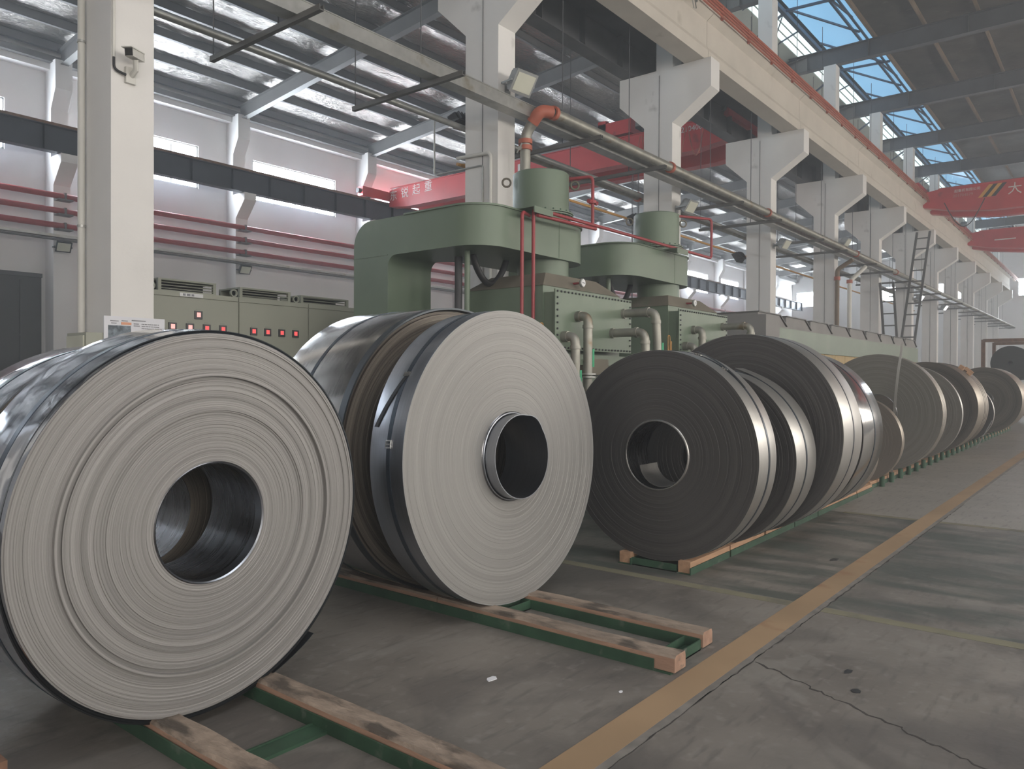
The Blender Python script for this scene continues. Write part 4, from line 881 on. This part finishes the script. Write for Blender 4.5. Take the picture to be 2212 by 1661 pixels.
cradle_x(5.58, 11.55, 2.70, 2.80, .27, 'long timber cradle on green steel under the front dark coils', 7)
c2_ = cradle_x(11.65, 28.5, 2.86, 2.90, .335, 'long timber cradle with green round pegs under the rear coils', 16)
pg = None
for i in range(28):
    if pg is None:
        mb = MB(); mb.lathe([(.001, 0), (.036, 0), (.036, .15), (.028, .15), (.028, .09), (.001, .09)], 14, 2, (12.11, 2.80, 0)); pg = obj('peg', mb, M['green_dark'], c2_, smooth=35)
    else: piece('peg', pg, c2_, (.60 * i, .004 * i, 0))

# ------------------------------------------------------------------ steel strip coils
def coil(name, label, cx, cy, R, Wd, face, rim, rin=.254, zb=.07, axis='y', yaw=0., tilt=0., straps=(), relief=.0015, rings=40, seg=112, ridges=(), strap_mat='strap', telescope=0., group='steel strip coils'):
    """front face plane through (cx, cy); local -y faces out of the front, coil extends to +y"""
    rz = yaw + (-pi / 2 if axis == 'x' else 0)
    rot = Matrix.Rotation(rz, 3, 'Z') @ Matrix.Rotation(-tilt, 3, 'X')
    centre = Vector((cx, cy, zb + R * cos(tilt)))
    base = centre - rot @ Vector((0, 0, R))
    r = thing(name, label, 'coil', base, group, rot=(-tilt, 0, rz))
    rr = random.Random(int(R * 1000 + cx * 100)); C0 = (0, 0, R)
    # wound edge: concentric wraps, each a little proud or recessed
    pr = []; nR = rings
    for i in range(nR):
        a = rin + .004 + (R - .004 - rin) * i / nR; b = rin + .004 + (R - .004 - rin) * (i + 1) / nR - .0015
        f = (a - rin) / (R - rin); d = rr.uniform(-relief, relief) + telescope * f * f
        for (q0, q1, h) in ridges:
            if q0 < f < q1: d -= h
        pr += [(a, d), (b, d)]
    mb = MB(); mb.lathe(pr[::-1] + [(p, Wd - q * .5) for p, q in pr], seg, 1); obj('wound_edge', mb, M[face], r, local=C0)
    mb = MB(); y0 = telescope
    mb.lathe([(R - .006, y0 + .001), (R - .001, y0), (R, y0 + .003), (R, Wd - .003), (R - .001, Wd), (R - .006, Wd - .001)], seg * 2 if R > .8 and cx < 9 else seg, 1); ow = obj('outer_wrap', mb, M[rim], r, local=C0, smooth=30)
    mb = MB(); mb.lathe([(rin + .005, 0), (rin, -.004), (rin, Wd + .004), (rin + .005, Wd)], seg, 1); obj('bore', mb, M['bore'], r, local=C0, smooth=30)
    for (sy, sw) in straps:
        mb = MB(); mb.lathe([(R + .0005, sy - sw / 2), (R + .003, sy - sw / 2), (R + .003, sy + sw / 2), (R + .0005, sy + sw / 2)], seg, 1, closed=True); obj('strap', mb, M[strap_mat], r, local=C0, smooth=30)
    r['R'] = R
    return r
def arc_strip(r, R, a0, a1, y0, y1, r0, r1, mt, name, th=.002, n=14):
    """strip piece lying on or lifting off the outer wrap; angles from +x towards +z (local)"""
    mb = MB(); vs = []
    for i in range(n + 1):
        t = i / n; a = radians(a0 + (a1 - a0) * t); q = r0 + (r1 - r0) * t * t; yy0 = y0[0] + (y0[1] - y0[0]) * t; yy1 = y1[0] + (y1[1] - y1[0]) * t
        for rad in (q, q + th):
            for y in (yy0, yy1): vs.append((rad * cos(a), y, rad * sin(a)))
    fs = []
    for i in range(n):
        b = i * 4; fs += [(b, b + 1, b + 5, b + 4), (b + 2, b + 6, b + 7, b + 3), (b, b + 4, b + 6, b + 2), (b + 1, b + 3, b + 7, b + 5)]
    fs += [(0, 2, 3, 1), (n * 4, n * 4 + 1, n * 4 + 3, n * 4 + 2)]
    mb.add(vs, fs); return obj(name, mb, mt, r, smooth=30, local=(0, 0, R))
def buckle(r, R, ang, y, w=.045, l=.05):
    a = radians(ang); mb = MB(); t = Vector((-sin(a), 0, cos(a))); n_ = Vector((cos(a), 0, sin(a))); c = n_ * (R + .002) + Vector((0, y, 0)); Y = Vector((0, 1, 0))
    P = lambda p, q, h: tuple(c + t * p + Y * q + n_ * h)
    for (p0, p1, q0, q1) in ((-l / 2, -l / 2 + .008, -w / 2, w / 2), (l / 2 - .008, l / 2, -w / 2, w / 2), (-l / 2, l / 2, -w / 2, -w / 2 + .006), (-l / 2, l / 2, w / 2 - .006, w / 2), (-.004, .004, -w / 2, w / 2)):
        mb.hull8([P(p0, q0, 0), P(p1, q0, 0), P(p1, q1, 0), P(p0, q1, 0), P(p0, q0, .007), P(p1, q0, .007), P(p1, q1, .007), P(p0, q1, .007)])
    return obj('buckle', mb, M['buckle'], r, local=(0, 0, R))

# nearest coil
A = coil('steel_coil', 'large pale coil nearest the camera with many raised wraps on its face', 1.828, 3.172, .838, .40, 'face_pale', 'rim_mirror', .268, .068, 'y', .061, -.043, (), .0022, 72, 128,
         ridges=((.405, .43, .007), (.395, .405, -.004), (.66, .685, .009), (.64, .66, -.006), (.88, .895, .004), (.955, .985, .006)))
def ecc(prof):      # eccentric loose wraps: (radius, y, offset share)
    mb = MB(); n = 160; vs = []
    for q, y, k in prof:
        for a in range(n): t = 2 * pi * a / n; vs.append((q * cos(t) + .020 * k, y, q * sin(t) - .012 * k))
    m = len(prof); mb.add(vs, [(p * n + a, p * n + (a + 1) % n, (p + 1) * n + (a + 1) % n, (p + 1) * n + a) for p in range(m - 1) for a in range(n)]); return mb
obj('loose_wrap_edge', ecc([(.834, .030, 0), (.845, .034, .4), (.846, .030, .4), (.856, .036, .8), (.857, .032, .8), (.864, .036, 1)]), M['rim_dark'], A, smooth=20, local=(0, 0, .838))
obj('loose_outer_wrap', ecc([(.8641, .036, 1), (.8645, .038, 1), (.8645, .395, 1), (.838, .396, 0)]), M['rim_mirror'], A, smooth=30, local=(0, 0, .838))
mb = ecc([(.8652, .145, 1), (.867, .145, 1), (.867, .175, 1), (.8652, .175, 1)]); obj('strap', mb, M['strap'], A, smooth=30, local=(0, 0, .838))
arc_strip(A, .838, -108, -47, (.04, .04), (.36, .36), .866, .93, M['rim_dark'], 'strip_tail', .003, 20)
mb = MB(); mb.lathe([(.262, .0), (.268, -.006), (.268, .05), (.262, .05)], 96, 1, closed=True); obj('inner_wrap', mb, M['rim_blue'], A, smooth=30, local=(0, 0, .838))
A2 = coil('steel_coil', 'mirror bright coil standing directly behind the nearest pale coil', 1.80, 3.76, .815, .46, 'face_brown', 'rim_mirror', .254, .068, 'y', .061, -.02, ((.22, .03),), .003, 30, 112)
# second pale coil, core sleeve standing proud
B = coil('steel_coil', 'pale smooth faced coil with a steel core sleeve standing proud', 3.977, 3.192, .965, .285, 'face_clean', 'rim_blue', .292, .07, 'y', -.021, .031, ((.122, .032),), .0008, 60, 128, ridges=((.86, .875, .002), (.93, .94, .002)))
mb = MB(); n_ = 96; vs = []
for k in range(n_):
    a = 2 * pi * k / n_; bump_ = .028 * max(0, cos((a - radians(58)) * 4.5)) if abs(a - radians(58)) < radians(20) else 0
    for (q, y) in ((.272 + bump_ * .5, -.095), (.278 + bump_ * .5, -.095), (.278, .28), (.272, .28)): vs.append((q * cos(a), y, q * sin(a)))
mb.add(vs, [(k * 4 + i, k * 4 + (i + 1) % 4, ((k + 1) % n_) * 4 + (i + 1) % 4, ((k + 1) % n_) * 4 + i) for k in range(n_) for i in range(4)]); obj('core_sleeve', mb, M['rim_blue'], B, smooth=30, local=(0, 0, .965))
mb = MB(); mb.lathe([(.284, -.012), (.291, -.010), (.291, .05), (.284, .05)], 96, 1, closed=True); obj('inner_wrap', mb, M['rim_blue'], B, smooth=30, local=(0, 0, .965))
buckle(B, .965, 172, .122); buckle(B, .965, 146, .122, .05, .03)
arc_strip(B, .965, 146, 166, (.10, .235), (.13, .265), .9685, .9685, M['strap_dark'], 'strap_tail', .002, 12)
B2 = coil('steel_coil', 'large bright coil with brown layered face, behind the smooth pale coil', 3.985, 3.72, .985, .86, 'face_brown', 'rim_bright', .254, .07, 'y', -.05, 0, ((.50, .032),), .004, 56, 112, ridges=((.93, .97, -.018), (.75, .8, .006)))
mb = MB(); mb.lathe([(.962, .02), (.975, -.012), (.987, -.012), (.987, .05)], 160, 1); obj('dented_outer_wrap', mb, M['rim_dark'], B2, smooth=30, local=(0, 0, .985))
# dark coils along the aisle
D1 = coil('steel_coil', 'dark grey coil at the front of the long row, its bore showing', 5.677, 3.03, .864, .36, 'face_dark', 'rim_dull', .276, .06, 'x', 0, 0, ((.205, .03),), .0008, 50, 128)
mb = MB(); mb.lathe([(.276, 0), (.280, -.008), (.288, -.008), (.294, 0)], 96, 1); obj('inner_wrap', mb, M['rim_dull'], D1, smooth=30, local=(0, 0, .864))
buckle(D1, .864, 72, .205); buckle(D1, .864, 55, .205)
arc_strip(D1, .864, -50, -150, (.03, .03), (.33, .33), .272, .195, M['rim_dull'], 'loose_inner_end', .003, 10).location = (0, 0, .864)
arc_strip(D1, .864, 40, 75, (.19, .23), (.22, .29), .868, .885, M['strap_dark'], 'strap_tail', .002, 10)
D2 = coil('steel_coil', 'smaller dark coil with a brushed bright rim, second in the row', 6.56, 2.97, .787, .52, 'face_dark', 'rim_dull', .254, .06, 'x', 0, 0, ((.26, .03),), .0015, 40, 128)
arc_strip(D2, .787, 62, 82, (.3, .3), (.5, .5), .789, .815, M['rim_dull'], 'lifted_strip_end', .002, 8)
D3 = coil('steel_coil', 'tallest dark coil rising behind the two front ones', 7.284, 2.97, .967, .60, 'face_dark', 'rim_dull', .254, .06, 'x', 0, 0, ((.32, .022),), .0015, 50, 128)
D4 = coil('steel_coil', 'coil with a shiny strapped rim behind the tallest dark coil', 8.38, 3.02, .905, .80, 'face_dark', 'rim_bright', .254, .06, 'x', 0, 0, ((.46, .03),), .0015, 40, 112)
coil('steel_coil', 'low coil sliver tucked behind the shiny strapped rim', 9.75, 2.97, .60, .35, 'face_tan', 'rim_tan', .2, .06, 'x', 0, 0, (), .001, 20, 72)
F_ = coil('steel_coil', 'small tan coil standing before the large flat grey coil', 11.9, 3.12, .625, .16, 'face_tan', 'rim_tan', .2, .055, 'x', 0, 0, (), .001, 24, 96)
E1 = coil('steel_coil', 'large flat grey coil with pale striped edge and a metal strip across it', 13.55, 3.22, .957, .32, 'face_mid', 'rim_tan', .30, .055, 'x', 0, 0, ((.05, .03), (.13, .03), (.22, .03)), .0008, 40, 112, strap_mat='rim_dull')
coil('steel_coil', 'low coil showing as a thin sliver between two large grey coils', 14.9, 3.2, .67, .14, 'face_tan', 'rim_tan', .2, .055, 'x', 0, 0, (), .001, 20, 72)
E2 = coil('steel_coil', 'mid grey coil with a thin bright edge behind the large flat grey coil', 15.85, 3.22, .88, .13, 'face_mid', 'rim_dull', .254, .055, 'x', 0, 0, (), .001, 30, 96)
E3 = coil('steel_coil', 'wide dark coil with wooden blocks lying on top of its rim', 17.35, 3.22, .932, 1.4, 'face_stripe', 'rim_tan', .254, .055, 'x', 0, 0, ((.82, .02), (1.0, .02), (1.2, .02)), .0015, 40, 96, strap_mat='strap_dark')
coil('steel_coil', 'low coil with a bright edge beyond the coil with wooden blocks', 19.6, 3.2, .68, .1, 'face_dark', 'rim_dull', .2, .055, 'x', 0, 0, (), .001, 20, 72)
coil('steel_coil', 'low pale rimmed coil just before the last banded coil', 21.2, 3.2, .72, .15, 'face_dark', 'rim_dull', .2, .055, 'x', 0, 0, (), .001, 20, 72)
G = coil('steel_coil', 'last coil of the row, dark and banded with a wide tan rim', 25.2, 3.22, .933, 1.6, 'face_stripe', 'rim_tan', .254, .055, 'x', 0, 0, (), .0015, 30, 96)

# wooden blocks on the wide dark coil
for i, (x, a, yw, s, lab) in enumerate(((18.15, 47, .3, (.14, .10, .10), 'lower wooden block lying on the wide dark coil, largest of three'), (18.2, 58, -.2, (.12, .09, .08), 'wooden block on the wide dark coil, nearest the camera side'), (18.5, 55, .9, (.16, .07, .07), 'wooden block tipped up at the top of the wide dark coil'))):
    a = radians(a); Rr = .936; c = Vector((x, 3.22 - Rr * cos(a), .055 + .932 + Rr * sin(a)))
    o = obj('wooden_block', MB().hull8([(-s[0] / 2, -s[1] / 2, 0), (s[0] / 2, -s[1] / 2, 0), (s[0] / 2, s[1] / 2, 0), (-s[0] / 2, s[1] / 2, 0), (-s[0] / 2, -s[1] / 2, s[2]), (s[0] / 2, -s[1] / 2, s[2]), (s[0] / 2, s[1] / 2, s[2]), (-s[0] / 2, s[1] / 2, s[2])]), M['wood_x'], local=c)
    o.rotation_euler = (pi / 2 - a, 0, yw * .3); tag(o, lab, 'wood block', 'wooden blocks on the coil')
# bent metal strip standing against the grey coil
mb = MB(); pts = [(12.69, 2.80, .1), (12.66, 2.79, .5), (12.63, 2.765, .95), (12.61, 2.735, 1.35), (12.6, 2.70, 1.7), (12.6, 2.665, 1.95), (12.6, 2.65, 2.09)]
for p, q in zip(pts, pts[1:]): mb.bar(p, q, .034, .006, up=(1, 0, 0))
tag(obj('metal_strip', mb, M['rim_dull']), 'thin bent bright metal strip standing upright against the large flat grey coil', 'metal strip')
mb = MB(); mb.bar((20.4, 2.72, .0), (20.9, 2.48, .62), .02, .004); tag(obj('metal_strip', mb, M['rim_dull']), 'short metal strip end sticking out beside the low pale rimmed coil', 'metal strip')

# rusty block at the lower left corner of the view
r = thing('rusty_steel_block', 'rusty hollow steel block on the floor at the lower left corner', 'block', (.93, 3.35, 0))
mb = MB(); mb.box(.70, .98, 3.02, 3.05, 0, .22); mb.box(.70, .98, 3.6, 3.63, 0, .22); mb.box(.70, .73, 3.05, 3.6, 0, .22); mb.box(.95, .98, 3.05, 3.6, 0, .22); obj('block_frame', mb, M['rust'], r)
mb = MB(); mb.box(.73, .95, 3.05, 3.6, 0, .02); obj('block_base', mb, M['rust'], r)

# black rolls in a rusty rack far down the aisle
r = thing('storage_rack', 'rusty orange posted rack at the far end of the coil row', 'rack', (35.5, 3.4, 0))
for x in (34.0, 37.0):
    for y in (4.35, 2.3): mb = MB(); mb.box(x, x + .1, y - .06, y + .06, 0, 3.1); obj('post', mb, M['rust'], r)
    mb = MB(); mb.box(x, x + .1, 2.3, 4.35, 3.0, 3.12); obj('top_bar', mb, M['rust'], r)
    mb = MB(); mb.box(x, x + .1, 2.3, 4.35, .25, .35); obj('lower_bar', mb, M['rust'], r)
for i, (y, z, R_) in enumerate(((3.74, .96, .56), (2.6, .96, .55), (3.5, 2.2, .65))):
    mb = MB(); mb.lathe([(.08, 34.3), (R_, 34.3), (R_, 36.8), (.08, 36.8)], 40, 0, (0, y, z), closed=True)
    tag(obj('black_roll', mb, M['black_stack'], smooth=35), ('lower left black roll in the far rusty rack', 'lower right black roll in the far rusty rack', 'top black roll in the far rusty rack')[i], 'roll', 'black rolls in the far rack')
# black bench seen beyond the row
r = thing('steel_bench', 'low black tubular frame beyond the coil row', 'frame', (31.5, 5.0, 0))
for y in (4.6, 5.6):
    mb = MB(); mb.tube(fillet([(31, y, 0), (31, y, 1.9), (32.4, y, 1.9), (32.4, y, 0)], .1), .035, 8); obj('bent_tube', mb, M['steel_dark'], r, smooth=50)
for x in (31.1, 32.3): mb = MB(); mb.tube([(x, 4.6, 1.7), (x, 5.6, 1.7)], .03, 8); obj('cross_tube', mb, M['steel_dark'], r, smooth=50)

# ladders leaning on the girder
def ladder(p0, p1, label):
    p0 = Vector(p0); p1 = Vector(p1); r = thing('ladder', label, 'ladder', p0); w = Vector((0, .24, 0))
    for s in (-1, 1): mb = MB(); mb.bar(p0 + w * s, p1 + w * s, .05, .09, up=(0, 1, 0)); obj('stile', mb, M['steel_grey'], r)
    n = int((p1 - p0).length / .5)
    for i in range(1, n + 1): q = p0.lerp(p1, i / (n + .6)); mb = MB(); mb.bar(q - w, q + w, .04, .05); obj('rung', mb, M['steel_grey'], r)
ladder((32.2, 6.95, 0), (35.6, 6.72, 7.7), 'tall steel ladder leaning towards the far crane girder')
ladder((34.6, 7.5, 0), (32.9, 7.5, 5.4), 'shorter ladder crossing behind the tall leaning one')

# small litter on the floor; thin dark chips added for two stains
rr = random.Random(11)
for i, (x, y, sx, sy, k) in enumerate(((3.02, 2.55, .05, .03, 'w'), (3.3, 1.95, .02, .012, 'w'), (2.2, 1.2, .07, .02, 'w'), (6.9, 1.97, .09, .04, 'd'), (4.3, 1.15, .05, .03, 'd'), (4.05, 1.05, .045, .028, 'd'))):
    n = 7; mb = MB(); poly = [(x + sx * cos(2 * pi * j / n) * rr.uniform(.5, 1), y + sy * sin(2 * pi * j / n) * rr.uniform(.5, 1)) for j in range(n)]
    mb.prism(poly, 2, 0, .003)
    lab = ('pale paper scrap on the floor between the two pale coils', 'tiny pale scrap near the front end of the second cradle', 'pale scrap lying on the floor right of the nearest cradle', 'dark flat scrap beside the long dark coil cradle', 'dark stain on the floor right of the yellow line, larger one', 'dark stain on the floor right of the yellow line, nearer one')[i]
    tag(obj('floor_scrap_stain', mb, M['paper'] if k == 'w' else M['rubber']), lab, 'scrap')
